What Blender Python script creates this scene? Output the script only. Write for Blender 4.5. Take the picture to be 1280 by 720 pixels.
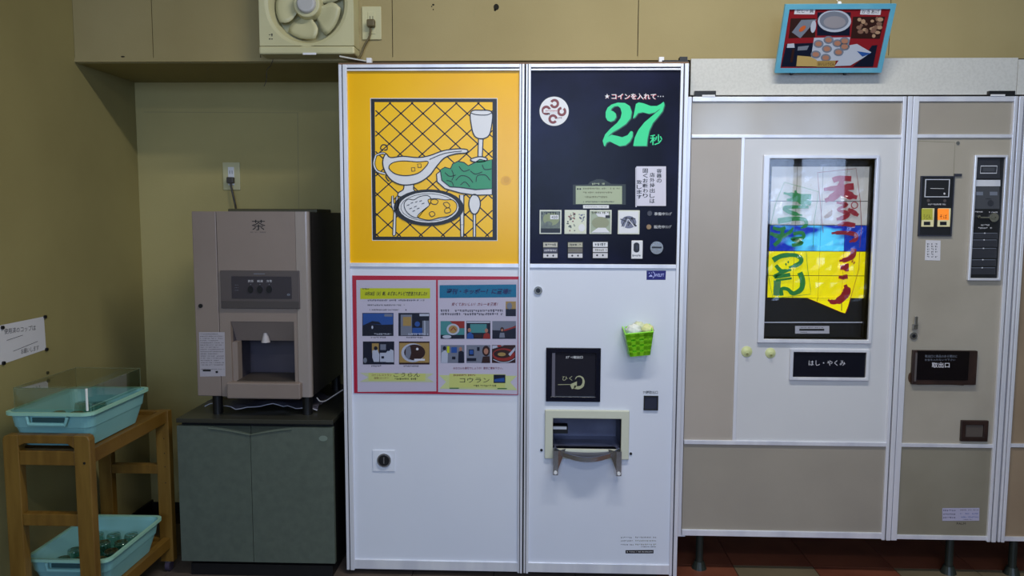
import bpy, bmesh, math, random
from mathutils import Vector, Matrix
from mathutils.geometry import tessellate_polygon
random.seed(7)
SC = bpy.context.scene
COL = SC.collection
for o in list(bpy.data.objects): bpy.data.objects.remove(o)
PI = math.pi
# ------------------------------------------------------------------ camera
FPX = 960.0
CP = Vector((0.6911, -2.6914, 1.3092)); YAW, PIT, ROL = .0333, .0923, .0036
_F = Vector((-math.sin(YAW)*math.cos(PIT), math.cos(YAW)*math.cos(PIT), -math.sin(PIT)))
_R = Vector((math.cos(YAW), math.sin(YAW), 0)); _U = _R.cross(_F)
_R, _U = _R*math.cos(ROL)+_U*math.sin(ROL), _U*math.cos(ROL)-_R*math.sin(ROL)
cd = bpy.data.cameras.new('camera'); cd.sensor_width = 36; cd.lens = 36*FPX/1280; cd.clip_start = .05
co = bpy.data.objects.new('camera', cd); COL.objects.link(co)
co.matrix_world = Matrix(((_R.x, _U.x, -_F.x, CP.x), (_R.y, _U.y, -_F.y, CP.y), (_R.z, _U.z, -_F.z, CP.z), (0, 0, 0, 1)))
SC.camera = co
# ------------------------------------------------------------------ world, light, exposure
w = bpy.data.worlds.new('sky'); SC.world = w; w.use_nodes = True
wn = w.node_tree; bg = wn.nodes['Background']
bg.inputs['Color'].default_value = (.62, .74, 1, 1); bg.inputs['Strength'].default_value = 1.0
SC.view_settings.view_transform = 'Standard'; SC.view_settings.look = 'None'
SC.view_settings.gamma = 1; SC.view_settings.use_curve_mapping = False
SC.view_settings.exposure = 0.22
def area(name, loc, rot, sx, sy, power, color):
    l = bpy.data.lights.new(name, 'AREA'); l.shape = 'RECTANGLE'; l.size = sx; l.size_y = sy
    l.energy = power; l.color = color
    o = bpy.data.objects.new(name, l); COL.objects.link(o); o.location = loc; o.rotation_euler = rot
    return o
# daylight through the windows behind the camera (light faces +Y)
for i, (xa, xb, pw) in enumerate(((-.3, .5, 27), (0.7, 1.5, 27), (2.2, 2.8, 8), (2.95, 3.2, 3.3), (3.28, 3.7, 5))):
    area('window_daylight', ((xa+xb)/2, -4.93, 1.85), (PI/2, 0, 0), xb-xa, 1.2, pw, (.47, .65, 1))
# ceiling fluorescent lamps in front of the machines
area('ceiling_lamp_light', (1.15, -1.05, 2.72), (0, 0, 0), 1.2, .12, 28, (1, .97, .88))
area('ceiling_lamp_light', (1.05, -3.2, 2.72), (0, 0, 0), 1.2, .12, 18, (1, .97, .88))

# ------------------------------------------------------------------ helpers
def lin(c):
    c /= 255.0
    return c/12.92 if c <= .04045 else ((c+.055)/1.055)**2.4
def rgb(c): return (lin(c[0]), lin(c[1]), lin(c[2]), 1)
MATS = {}
def mat(name, c, rough=.5, metal=0, c2=None, scale=6, bump=0, emit=0, spec=.5, stretch=None, detail=5, lo=.35, hi=.7, alpha=None, bscale=None):
    if name in MATS: return MATS[name]
    m = bpy.data.materials.new(name); m.use_nodes = True; nt = m.node_tree; b = nt.nodes['Principled BSDF']
    b.inputs['Base Color'].default_value = rgb(c); b.inputs['Roughness'].default_value = rough
    b.inputs['Metallic'].default_value = metal; b.inputs['Specular IOR Level'].default_value = spec
    if c2 or bump:
        tc = nt.nodes.new('ShaderNodeTexCoord'); mp = nt.nodes.new('ShaderNodeMapping')
        nt.links.new(tc.outputs['Object'], mp.inputs['Vector'])
        if stretch: mp.inputs['Scale'].default_value = stretch
    if c2:
        n = nt.nodes.new('ShaderNodeTexNoise'); n.inputs['Scale'].default_value = scale; n.inputs['Detail'].default_value = detail
        nt.links.new(mp.outputs['Vector'], n.inputs['Vector'])
        r = nt.nodes.new('ShaderNodeValToRGB'); r.color_ramp.elements[0].position = lo; r.color_ramp.elements[1].position = hi
        r.color_ramp.elements[0].color = rgb(c); r.color_ramp.elements[1].color = rgb(c2)
        nt.links.new(n.outputs['Fac'], r.inputs['Fac']); nt.links.new(r.outputs['Color'], b.inputs['Base Color'])
    if bump:
        n2 = nt.nodes.new('ShaderNodeTexNoise'); n2.inputs['Scale'].default_value = bscale or 180; n2.inputs['Detail'].default_value = 3
        nt.links.new(mp.outputs['Vector'], n2.inputs['Vector'])
        bn = nt.nodes.new('ShaderNodeBump'); bn.inputs['Strength'].default_value = bump; bn.inputs['Distance'].default_value = .002
        nt.links.new(n2.outputs['Fac'], bn.inputs['Height']); nt.links.new(bn.outputs['Normal'], b.inputs['Normal'])
    if emit:
        b.inputs['Emission Color'].default_value = rgb(c); b.inputs['Emission Strength'].default_value = emit
        if c2: nt.links.new(r.outputs['Color'], b.inputs['Emission Color'])
    if alpha is not None: b.inputs['Alpha'].default_value = alpha
    MATS[name] = m; return m
def clear(name, tint=(255, 255, 255), rough=.03, base=.06, edge=.5):
    """thin clear sheet: transparent with a Fresnel-like reflection"""
    if name in MATS: return MATS[name]
    m = bpy.data.materials.new(name); m.use_nodes = True; nt = m.node_tree; nt.nodes.clear()
    out = nt.nodes.new('ShaderNodeOutputMaterial'); tr = nt.nodes.new('ShaderNodeBsdfTransparent'); gl = nt.nodes.new('ShaderNodeBsdfGlossy')
    tr.inputs['Color'].default_value = rgb(tint); gl.inputs['Roughness'].default_value = rough
    lw = nt.nodes.new('ShaderNodeLayerWeight'); lw.inputs['Blend'].default_value = .35
    mr = nt.nodes.new('ShaderNodeMapRange'); mr.inputs['To Min'].default_value = base; mr.inputs['To Max'].default_value = edge
    nt.links.new(lw.outputs['Facing'], mr.inputs['Value'])
    mx = nt.nodes.new('ShaderNodeMixShader'); nt.links.new(mr.outputs['Result'], mx.inputs['Fac'])
    nt.links.new(tr.outputs[0], mx.inputs[1]); nt.links.new(gl.outputs[0], mx.inputs[2]); nt.links.new(mx.outputs[0], out.inputs['Surface'])
    MATS[name] = m; return m
OFF = {}
def off(o): return OFF.get(o, Vector((0, 0, 0))) if o else Vector((0, 0, 0))
def link(name, bm, m, parent=None, smooth=False, bevel=0):
    me = bpy.data.meshes.new(name)
    ov = off(parent)
    bmesh.ops.recalc_face_normals(bm, faces=bm.faces[:])
    bmesh.ops.translate(bm, verts=bm.verts, vec=-ov)
    bm.to_mesh(me); bm.free()
    for x in (m if isinstance(m, (list, tuple)) else [m]): me.materials.append(x)
    if smooth:
        for p in me.polygons: p.use_smooth = True
    o = bpy.data.objects.new(name, me); COL.objects.link(o)
    if parent: o.parent = parent
    OFF[o] = ov
    if bevel:
        md = o.modifiers.new('bevel', 'BEVEL'); md.width = bevel; md.segments = 2; md.limit_method = 'ANGLE'
    return o
def thing(name, label, cat, loc, group=None):
    o = bpy.data.objects.new(name, None); COL.objects.link(o); o.location = loc; o.empty_display_size = .05
    o['label'] = label; o['category'] = cat
    if group: o['group'] = group
    OFF[o] = Vector(loc); return o
def tag(o, label, cat, group=None):
    o['label'] = label; o['category'] = cat
    if group: o['group'] = group
    return o
def struct(name, bm, m, **k):
    o = link(name, bm, m, **k); o['kind'] = 'structure'; return o
def NB(): return bmesh.new()
def box(bm, x0, x1, y0, y1, z0, z1):
    vs = [bm.verts.new((x, y, z)) for x in (x0, x1) for y in (y0, y1) for z in (z0, z1)]
    for f in ((0, 1, 3, 2), (4, 6, 7, 5), (0, 4, 5, 1), (2, 3, 7, 6), (0, 2, 6, 4), (1, 5, 7, 3)):
        bm.faces.new([vs[i] for i in f])
    return bm
def B(*a):
    return box(NB(), *a)
def prism(bm, pts, y0, y1):
    """XZ outline extruded along Y"""
    a = [bm.verts.new((p[0], y0, p[1])) for p in pts]; b = [bm.verts.new((p[0], y1, p[1])) for p in pts]
    n = len(pts)
    bm.faces.new(a); bm.faces.new(b[::-1])
    for i in range(n): bm.faces.new((a[i], b[i], b[(i+1) % n], a[(i+1) % n]))
    return bm
def cyl(bm, c, r, h, axis='Y', n=24, r2=None):
    r2 = r if r2 is None else r2
    def P(t, rr, s):
        a, b = rr*math.cos(t), rr*math.sin(t)
        if axis == 'Y': return (c[0]+a, c[1]+s, c[2]+b)
        if axis == 'Z': return (c[0]+a, c[1]+b, c[2]+s)
        return (c[0]+s, c[1]+a, c[2]+b)
    A = [bm.verts.new(P(2*PI*i/n, r, 0)) for i in range(n)]; Bv = [bm.verts.new(P(2*PI*i/n, r2, h)) for i in range(n)]
    bm.faces.new(A); bm.faces.new(Bv[::-1])
    for i in range(n): bm.faces.new((A[i], Bv[i], Bv[(i+1) % n], A[(i+1) % n]))
    return bm
def tube(bm, pts, r, n=8):
    pts = [Vector(p) for p in pts]; rings = []
    for i, p in enumerate(pts):
        d = (pts[min(i+1, len(pts)-1)]-pts[max(i-1, 0)]).normalized()
        u = d.cross(Vector((0, 0, 1)));
        if u.length < .1: u = d.cross(Vector((1, 0, 0)))
        u.normalize(); v = d.cross(u)
        rings.append([bm.verts.new(p+u*r*math.cos(2*PI*k/n)+v*r*math.sin(2*PI*k/n)) for k in range(n)])
    for a, b in zip(rings, rings[1:]):
        for k in range(n): bm.faces.new((a[k], a[(k+1) % n], b[(k+1) % n], b[k]))
    bm.faces.new(rings[0]); bm.faces.new(rings[-1][::-1])
    return bm
def smooth_pts(pts, k=6):
    """Catmull-Rom through points"""
    P = [Vector(p) for p in pts]; out = []
    for i in range(len(P)-1):
        a, b, c, d = P[max(i-1, 0)], P[i], P[i+1], P[min(i+2, len(P)-1)]
        for j in range(k):
            t = j/k
            out.append(.5*((2*b)+(c-a)*t+(2*a-5*b+4*c-d)*t*t+(3*b-a-3*c+d)*t**3))
    out.append(P[-1]); return out
def closed_smooth(pts, k=4):
    P = [Vector(p) for p in pts]; n = len(P); out = []
    for i in range(n):
        a, b, c, d = P[i-1], P[i], P[(i+1) % n], P[(i+2) % n]
        for j in range(k):
            t = j/k
            out.append(.5*((2*b)+(c-a)*t+(2*a-5*b+4*c-d)*t*t+(3*b-a-3*c+d)*t**3))
    return [tuple(p) for p in out]
def grid_panel(bm, x0, x1, z0, z1, y0, y1, holes):
    """board with rectangular holes"""
    xs = sorted({x0, x1, *[h[0] for h in holes], *[h[1] for h in holes]}); zs = sorted({z0, z1, *[h[2] for h in holes], *[h[3] for h in holes]})
    solid = lambda i, j: 0 <= i < len(xs)-1 and 0 <= j < len(zs)-1 and not any(h[0] <= (xs[i]+xs[i+1])/2 <= h[1] and h[2] <= (zs[j]+zs[j+1])/2 <= h[3] for h in holes)
    V = {}
    def v(i, j, y):
        if (i, j, y) not in V: V[(i, j, y)] = bm.verts.new((xs[i], y, zs[j]))
        return V[(i, j, y)]
    for i in range(len(xs)-1):
        for j in range(len(zs)-1):
            if not solid(i, j): continue
            bm.faces.new((v(i, j, y0), v(i+1, j, y0), v(i+1, j+1, y0), v(i, j+1, y0)))
            bm.faces.new((v(i, j+1, y1), v(i+1, j+1, y1), v(i+1, j, y1), v(i, j, y1)))
            if not solid(i-1, j): bm.faces.new((v(i, j, y0), v(i, j+1, y0), v(i, j+1, y1), v(i, j, y1)))
            if not solid(i+1, j): bm.faces.new((v(i+1, j, y0), v(i+1, j, y1), v(i+1, j+1, y1), v(i+1, j+1, y0)))
            if not solid(i, j-1): bm.faces.new((v(i, j, y0), v(i, j, y1), v(i+1, j, y1), v(i+1, j, y0)))
            if not solid(i, j+1): bm.faces.new((v(i, j+1, y0), v(i+1, j+1, y0), v(i+1, j+1, y1), v(i, j+1, y1)))
    return bm
def frame_bm(bm, x0, x1, z0, z1, t, y0, y1):
    return grid_panel(bm, x0, x1, z0, z1, y0, y1, [(x0+t, x1-t, z0+t, z1-t)])
def open_box(bm, x0, x1, z0, z1, y0, y1):
    """niche: five inner walls, open at y0 (front)"""
    a = [bm.verts.new((x, y0, z)) for x, z in ((x0, z0), (x1, z0), (x1, z1), (x0, z1))]
    b = [bm.verts.new((x, y1, z)) for x, z in ((x0, z0), (x1, z0), (x1, z1), (x0, z1))]
    bm.faces.new(b)
    for i in range(4): bm.faces.new((a[i], a[(i+1) % 4], b[(i+1) % 4], b[i]))
    return bm
def ray(px, py): return _F*FPX+_R*(px-640)-_U*(py-360)
def un(px, py, p0, n):
    d = ray(px, py); return CP+d*((Vector(p0)-CP).dot(n)/d.dot(n))
YN = Vector((0, 1, 0))
def uy(px, py, Y): return un(px, py, (0, Y, 0), YN)
def BX(px0, py0, px1, py1, Y=0):
    mx, my = (px0+px1)/2, (py0+py1)/2
    return uy(px0, my, Y).x, uy(px1, my, Y).x, uy(mx, py1, Y).z, uy(mx, py0, Y).z      # x0,x1,z0,z1
def pbox(bm, r, Y, y0, y1):
    x0, x1, z0, z1 = BX(*r, Y); return box(bm, x0, x1, y0, y1, z0, z1)
GL = {}
def glyphs(s, bold=0):
    if (s, bold) in GL: return GL[(s, bold)]
    c = bpy.data.curves.new('t', 'FONT'); c.body = s; c.resolution_u = 2; c.offset = bold
    o = bpy.data.objects.new('t', c); COL.objects.link(o)
    dg = bpy.context.evaluated_depsgraph_get(); me = bpy.data.meshes.new_from_object(o.evaluated_get(dg))
    vs = [(v.co.x, v.co.y) for v in me.vertices]; fs = [tuple(p.vertices) for p in me.polygons]
    bpy.data.objects.remove(o); bpy.data.curves.remove(c); bpy.data.meshes.remove(me)
    GL[(s, bold)] = (vs, fs); return vs, fs
class Flat:
    """flat print lying on a plane, laid out from readings on the photo"""
    def __init__(s, p0, n=YN, step=.0004):
        s.p0, s.n, s.step = Vector(p0), Vector(n).normalized(), step
        if s.n.dot(CP-s.p0) < 0: s.n = -s.n
        s.bm = NB(); s.mats = []; s.o = (0, 0); s.k = 1
    def z(s, ox, oy, k): s.o, s.k = (ox, oy), k; return s
    def P(s, p, L): return un(s.o[0]+p[0]/s.k, s.o[1]+p[1]/s.k, s.p0+s.n*s.step*L, s.n)
    def mi(s, m):
        if m not in s.mats: s.mats.append(m)
        return s.mats.index(m)
    def poly(s, pts, m, L=1):
        vs = [s.bm.verts.new(s.P(p, L)) for p in pts]; k = s.mi(m)
        if len(vs) <= 4: s.bm.faces.new(vs).material_index = k; return s
        for t in tessellate_polygon([[Vector((p[0], p[1], 0)) for p in pts]]):
            try: s.bm.faces.new([vs[i] for i in t]).material_index = k
            except ValueError: pass
        return s
    def cut(s, name, parent):
        o, k = s.o, s.k; r = s.done(name, parent); s.bm = NB(); s.mats = []; s.o, s.k = o, k; return r
    def rect(s, x0, y0, x1, y1, m, L=1): return s.poly([(x0, y1), (x1, y1), (x1, y0), (x0, y0)], m, L)
    def ell(s, cx, cy, rx, ry, m, L=1, n=28, rot=0):
        c, q = math.cos(rot), math.sin(rot)
        return s.poly([(cx+rx*math.cos(2*PI*i/n)*c-ry*math.sin(2*PI*i/n)*q, cy+rx*math.cos(2*PI*i/n)*q+ry*math.sin(2*PI*i/n)*c) for i in range(n)], m, L)
    def line(s, pts, w, m, L=1, closed=False, sm=0):
        pts = [Vector((p[0], p[1], 0)) for p in pts]
        if sm: pts = [Vector(p) for p in (closed_smooth(pts, sm) if closed else smooth_pts(pts, sm))]
        if closed: pts.append(pts[0])
        A = []; n = len(pts)
        for i, p in enumerate(pts):
            d = (pts[min(i+1, n-1)]-pts[max(i-1, 0)])
            if closed and i in (0, n-1): d = pts[1]-pts[-2]
            if d.length < 1e-6: d = Vector((1, 0, 0))
            d.normalize(); q = Vector((-d.y, d.x, 0))
            ww = w[min(int(i/(n-1)*(len(w)-1)+.5), len(w)-1)] if isinstance(w, (list, tuple)) else w
            A.append((s.bm.verts.new(s.P(p+q*ww/2, L)), s.bm.verts.new(s.P(p-q*ww/2, L))))
        k = s.mi(m)
        for a, b in zip(A, A[1:]): s.bm.faces.new((a[0], b[0], b[1], a[1])).material_index = k
        return s
    def text(s, t, x0, y0, x1, y1, m, L=2, skew=0, bold=0, dy=0):
        vs, fs = glyphs(t, bold)
        if not vs: return s
        ax, bx = min(v[0] for v in vs), max(v[0] for v in vs); ay, by = min(v[1] for v in vs), max(v[1] for v in vs)
        k = s.mi(m); V = []
        for v in vs:
            u = (v[0]-ax)/max(bx-ax, 1e-6); q = (v[1]-ay)/max(by-ay, 1e-6)
            V.append(s.bm.verts.new(s.P((x0+(x1-x0)*u+skew*q, y1+(y0-y1)*q+dy*u), L)))
        for f in fs:
            try: s.bm.faces.new([V[i] for i in f]).material_index = k
            except ValueError: pass
        return s
    def vtext(s, t, cx, y0, y1, wd, m, L=2, bold=0, lean=0):
        h = (y1-y0)/len(t)
        for i, ch in enumerate(t):
            q = cx+lean*i
            s.text(ch, q-wd/2, y0+h*i+h*.08, q+wd/2, y0+h*(i+1)-h*.08, m, L, 0, bold)
        return s
    def marks(s, x0, y0, x1, y1, m, L=2, gap=1.2, fill=.75):
        """too small to read in the photo: a row of short uneven strokes"""
        x = x0; h = y1-y0
        while x < x1:
            wv = h*random.uniform(.4, .9)*gap
            if random.random() < .9:
                s.rect(x, y0+h*random.uniform(0, .25), min(x+wv*fill, x1), y0+h*.45, m, L)
                if random.random() < .8: s.rect(x+wv*.15, y0+h*.55, min(x+wv*fill*.9, x1), y1-h*random.uniform(0, .2), m, L)
            x += wv*1.05
        return s
    def done(s, name, parent=None, **k):
        me = s.bm
        for f in me.faces:
            f.normal_update()
            if f.normal.dot(s.n) < 0: f.normal_flip()
        md = bpy.data.meshes.new(name); ov = off(parent); bmesh.ops.translate(me, verts=me.verts, vec=-ov); me.to_mesh(md); me.free()
        for x in s.mats: md.materials.append(x)
        o = bpy.data.objects.new(name, md); COL.objects.link(o)
        if parent: o.parent = parent
        OFF[o] = ov; return o
# ------------------------------------------------------------------ materials
WALL = mat('yellowed_wall', (166, 150, 104), .7, c2=(154, 138, 92), scale=2.2, bump=.15)
WALLB = mat('olive_wallpaper', (160, 149, 98), .75, c2=(145, 134, 86), scale=1.6, bump=.2, bscale=260)
SEAM = mat('dark_gap', (40, 34, 22), .9)
CEIL = mat('ceiling_white', (190, 186, 168), .8)
ALU = mat('brushed_aluminium', (240, 241, 248), .32, .3, c2=(218, 220, 232), scale=14, stretch=(1, 1, .15))
ALUD = mat('shadow_groove', (58, 60, 72), .5, .3)
WHITEP = mat('white_enamel', (222, 226, 238), .34, c2=(214, 219, 234), scale=1.4)
BLACKM = mat('black_paint', (16, 16, 18), .45)
BODYD = mat('dark_steel_body', (46, 46, 50), .5)
NAVY = mat('navy_acrylic', (13, 14, 32), .26, c2=(34, 38, 76), scale=3, lo=.42, hi=.85, spec=.12)
YEL = mat('yellow_acrylic', (252, 194, 2), .26, c2=(244, 182, 2), scale=3, spec=.3)
YELP = mat('yellow_print', (255, 200, 10), .3, spec=.3)
INK = mat('black_ink', (14, 14, 20), .4)
WHT = mat('white_print', (226, 226, 230), .4)
GREENP = mat('green_print', (52, 150, 104), .4)
MINT = mat('mint_print', (38, 216, 140), .35)
RED = mat('red_print', (176, 22, 40), .4)
PINK = mat('red_shadow_print', (190, 70, 80), .4)
BEIGE = mat('beige_enamel', (160, 152, 140), .28, c2=(148, 141, 130), scale=2.5)
BEIGES = mat('beige_enamel_lit_copy', (178, 168, 158), .28, c2=(168, 159, 149), scale=2.5)  # lower panel's beige, lightened for the brighter light on the side
COLM = mat('khaki_enamel_lit_copy', (174, 166, 152), .3, c2=(158, 150, 136), scale=3)  # same khaki as the lower panel, lightened for light falling higher up
WALLN = mat('olive_wallpaper_lit_copy', (182, 168, 112), .75, c2=(168, 154, 100), scale=1.6, bump=.2, bscale=260)  # same olive wallpaper, lightened for the light reaching the niche
BEIGEG = mat('glossy_beige_panel', (176, 168, 156), .14, .1, c2=(164, 156, 146), scale=3, spec=.7)
GREYW = mat('pale_grey_enamel', (212, 212, 214), .3, c2=(204, 204, 208), scale=2)
COLP = mat('khaki_grey_enamel', (146, 140, 124), .3, c2=(130, 124, 108), scale=3)
FILL = mat('white_speckled_board', (204, 203, 198), .6, c2=(196, 195, 190), scale=120, detail=2, lo=.4, hi=.65)
WOOD = mat('varnished_pine', (122, 90, 34), .42, c2=(98, 68, 20), scale=7, stretch=(6, .8, .8), bump=.1)
WOODV = mat('varnished_pine_upright', (126, 95, 38), .42, c2=(102, 72, 22), scale=7, stretch=(6, 6, .6), bump=.1)
AQUA = mat('aqua_plastic', (136, 190, 190), .4, c2=(120, 176, 178), scale=4)
AQUAR = mat('aqua_rim', (150, 200, 180), .35)
SILV = mat('grey_silver_plastic', (140, 126, 118), .38, c2=(132, 118, 111), scale=3)
DKB = mat('brown_grey_plastic', (86, 78, 78), .4)
DKB2 = mat('dark_control_face', (56, 52, 60), .3)
GRNC = mat('grey_green_laminate', (88, 97, 87), .5, c2=(80, 89, 80), scale=40, bump=.1)
DARKT = mat('dark_laminate', (52, 52, 46), .3)
CREAM = mat('cream_plastic', (206, 200, 158), .42, c2=(188, 182, 140), scale=4)
CREAM2 = mat('cream_frame', (205, 207, 190), .4)
LIME = mat('lime_plastic', (150, 238, 36), .35)
CHROME = mat('worn_chrome', (190, 192, 196), .18, .9)
STEEL = mat('tray_steel', (110, 112, 132), .35, .5, c2=(84, 86, 106), scale=8)
PAPER = mat('paper', (214, 212, 218), .6)
PAPERL = mat('laminated_paper', (212, 208, 222), .2)
PLUG = mat('grey_rubber', (70, 66, 62), .5)
BROWNW = mat('rusty_brown_steel', (58, 40, 34), .35, c2=(36, 24, 22), scale=14)
GLASS = clear('window_glass'); ACRYL = clear('clear_acrylic', (240, 246, 240), .05, .1, .7); TUMB = clear('tumbler_glass', (205, 228, 218), .04, .12, .8)
FILM = clear('crumpled_film', (225, 225, 235), .15, .12, .7)

# ================================================================== SETTING
XL = -1.014; YU = .14; YB = .56; XR = 4.6; YR = -5.0; ZC = 2.75; ZBK = 1.872
floor = struct('floor', B(XL-.1, XR+.1, YR-.1, YB+.1, -.1, -.004), mat('dark_grout', (40, 26, 20), .8))
T_OR = mat('orange_brown_tile', (124, 72, 54), .35, c2=(98, 54, 42), scale=5, bump=.05)
T_BG = mat('beige_tile', (118, 106, 86), .4, c2=(106, 95, 76), scale=6)
T_GR = mat('grey_brown_floor', (92, 80, 74), .6, c2=(80, 70, 64), scale=9)
tm = {}
def tile_mesh(m):
    if m not in tm:
        bm = B(.0015, .2975, .0015, .2975, -.004, .002); me = bpy.data.meshes.new('tile'); bmesh.ops.recalc_face_normals(bm, faces=bm.faces[:]); bm.to_mesh(me); bm.free(); me.materials.append(m); tm[m] = me
    return tm[m]
beige = {(5, 0), (7, 0), (6, -2), (4, -3), (9, -2)}
X0T = 1.435-5*.299
for i in range(-4, 11):
    for j in range(-4, 2):
        x, y = X0T+i*.299, .129-.299+j*.299
        m = T_BG if ((i, j) in beige or (i, j) in {(8, 0)}) else (T_GR if x < 1.0 else T_OR)
        if x < XL-.29 or y > YB-.1: continue
        o = bpy.data.objects.new('tile', tile_mesh(m)); COL.objects.link(o); o.location = (x, y, 0); o.parent = floor
struct('ceiling', B(XL-.1, XR+.1, YR-.1, YB+.1, ZC, ZC+.1), CEIL)
struct('wall_left', B(XL-.1, XL, YR-.1, YB+.1, 0, ZC), WALLB)
struct('wall_right', B(XR, XR+.1, YR-.1, YB+.1, 0, ZC), WALLB)
bm = NB(); box(bm, XL, XR, YB, YB+.1, 0, ZC)
wb = struct('wall_back', bm, WALLN)
f = Flat((0, YB, 0)); LNE = mat('wallpaper_seam', (150, 142, 100), .8)
f.line([(372, 141), (373.5, 262)], .8, LNE); f.line([(180, 140), (373, 141)], .6, LNE)
f.done('wallpaper_joint', wb)
bm = NB()
# rear wall with three window openings
wins = [(-.3, .5, 1.25, 2.45), (.7, 1.5, 1.25, 2.45), (2.2, 2.8, 1.25, 2.45), (2.95, 3.2, 1.25, 2.45), (3.28, 3.7, 1.25, 2.45)]
grid_panel(bm, XL, XR, 0, ZC, YR-.1, YR, wins); struct('wall_rear', bm, WALLB)
for i, (a, b, c, d) in enumerate(wins):
    wf = struct('window_%d' % (i+1), frame_bm(NB(), a, b, c, d, .04, YR-.07, YR-.02), ALU)
    link('pane', B(a+.04, b-.04, YR-.05, YR-.045, c+.04, d-.04), GLASS, wf)
# the upper wall (bulkhead) above the machines, with separate boards
up = struct('wall_upper', B(XL, XR, YU+.006, YB, ZBK, ZC), SEAM)
seams = [XL]+[uy(px, 40, YU).x for px in (190.5, 325, 490.5, 797.5, 1112)]+[3.0, XR]
for a, b in zip(seams, seams[1:]):
    link('panel', B(a+.0014, b-.0014, YU, YU+.008, ZBK+.012, ZC), WALL, up)
struct('trim_1', B(XL, XR, YU-.003, YU+.012, ZBK-.002, ZBK+.0115), WALL)
link('soffit_board', B(XL, XR, YU+.012, YB, ZBK-.004, ZBK), WALLB, up)
f = Flat((0, YU, 0)); CH = mat('chipped_black', (30, 26, 16), .9)
f.z(500, 0, 3.2); f.ell(385, 28, 11, 13, CH, 1, 12); f.ell(380, 40, 5, 5, CH, 1, 8); f.ell(133, 19, 5, 4, CH, 1, 8); f.ell(127, 26, 2.5, 3, CH, 1, 8); f.ell(133, 38, 2.5, 3, CH, 1, 8)
f.line([(298, 28), (296, 66)], 1.2, LNE)
f.z(0, 0, 2.977); f.ell(457, 211, 8, 3, CH, 1, 8)
f.done('hole_mark', up)
BASE = mat('black_baseboard', (22, 20, 20), .5)
struct('baseboard_left', B(XL, XL+.008, YR, YB, 0, .055), BASE)
struct('baseboard_back', B(XL+.008, XR, YB-.008, YB, 0, .045), BASE)
# white filler board above the noodle machines
zf0 = uy(1000, 118.5, .06).z; zf1 = uy(1000, 73, .06).z; xs = uy(1272, 90, .06).x; xf = uy(863.5, 95, .06).x
t2 = struct('trim_2', B(xf, XR, .075, .13, zf0, zf1), SEAM)
link('panel', B(xf, xs-.001, .06, .0755, zf0, zf1), FILL, t2); link('panel', B(xs+.001, XR, .06, .0755, zf0, zf1-.006), FILL, t2)
# ceiling lamps (above the frame)
for i, (lx, ly) in enumerate(((1.15, -1.05), (1.05, -3.2))):
    t = thing('ceiling_lamp', 'long ceiling lamp nearest the vending machines' if i == 0 else 'long ceiling lamp above the camera position', 'lamp', (lx, ly, ZC))
    link('lamp_housing', B(lx-.65, lx+.65, ly-.1, ly+.1, ZC-.022, ZC), WHT, t)

# ================================================================== CURRY MACHINE
W = 1.2; ZT = 1.83; ZB = .02; XM = .6444
cm = thing('curry_vending_machine', 'tall white two-door vending machine with yellow food picture and green 27', 'vending machine', (W/2, .25, 0))
bm = NB()
box(bm, .004, .012, .03, YB-.02, ZB, ZT-.004); box(bm, W-.012, W-.004, .03, YB-.02, ZB, ZT-.004)
box(bm, .012, W-.012, YB-.03, YB-.02, ZB, ZT-.004); box(bm, .012, W-.012, .03, YB-.03, ZT-.012, ZT-.004); box(bm, .012, W-.012, .03, YB-.03, ZB, ZB+.01)
link('body', bm, BODYD, cm)
for x in (.03, W-.03):
    for y in (.06, YB-.08): link('foot', cyl(NB(), (x, y, .0015), .02, ZB-.0015, 'Z', 16), BLACKM, cm)
def trim_v(x0, x1, z0, z1, y, parent, flip=False):
    """vertical aluminium extrusion: outer rib, groove, inner rib"""
    w_ = x1-x0; bm = NB()
    box(bm, x0, x0+w_*.36, y-.008, y+.02, z0, z1); box(bm, x0+w_*.50, x1, y-.010, y+.02, z0, z1)
    o = link('edge_trim', bm, ALU, parent, bevel=.0012)
    link('groove', B(x0+w_*.36, x0+w_*.50, y-.002, y+.02, z0, z1), ALUD, o)
    return o
def trim_h(x0, x1, z0, z1, y, parent):
    h = z1-z0; bm = NB()
    box(bm, x0, x1, y-.008, y+.02, z0+h*.5, z1); box(bm, x0, x1, y-.008, y+.02, z0, z0+h*.28)
    o = link('edge_trim', bm, ALU, parent, bevel=.001)
    link('groove', B(x0, x1, y-.002, y+.02, z0+h*.28, z0+h*.5), ALUD, o)
    return o
zs0 = uy(640, 334.5, 0).z; zs1 = uy(640, 329.5, 0).z           # middle divider
zl0 = ZB; zl1 = uy(640, 702, 0).z                              # bottom strip
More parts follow.
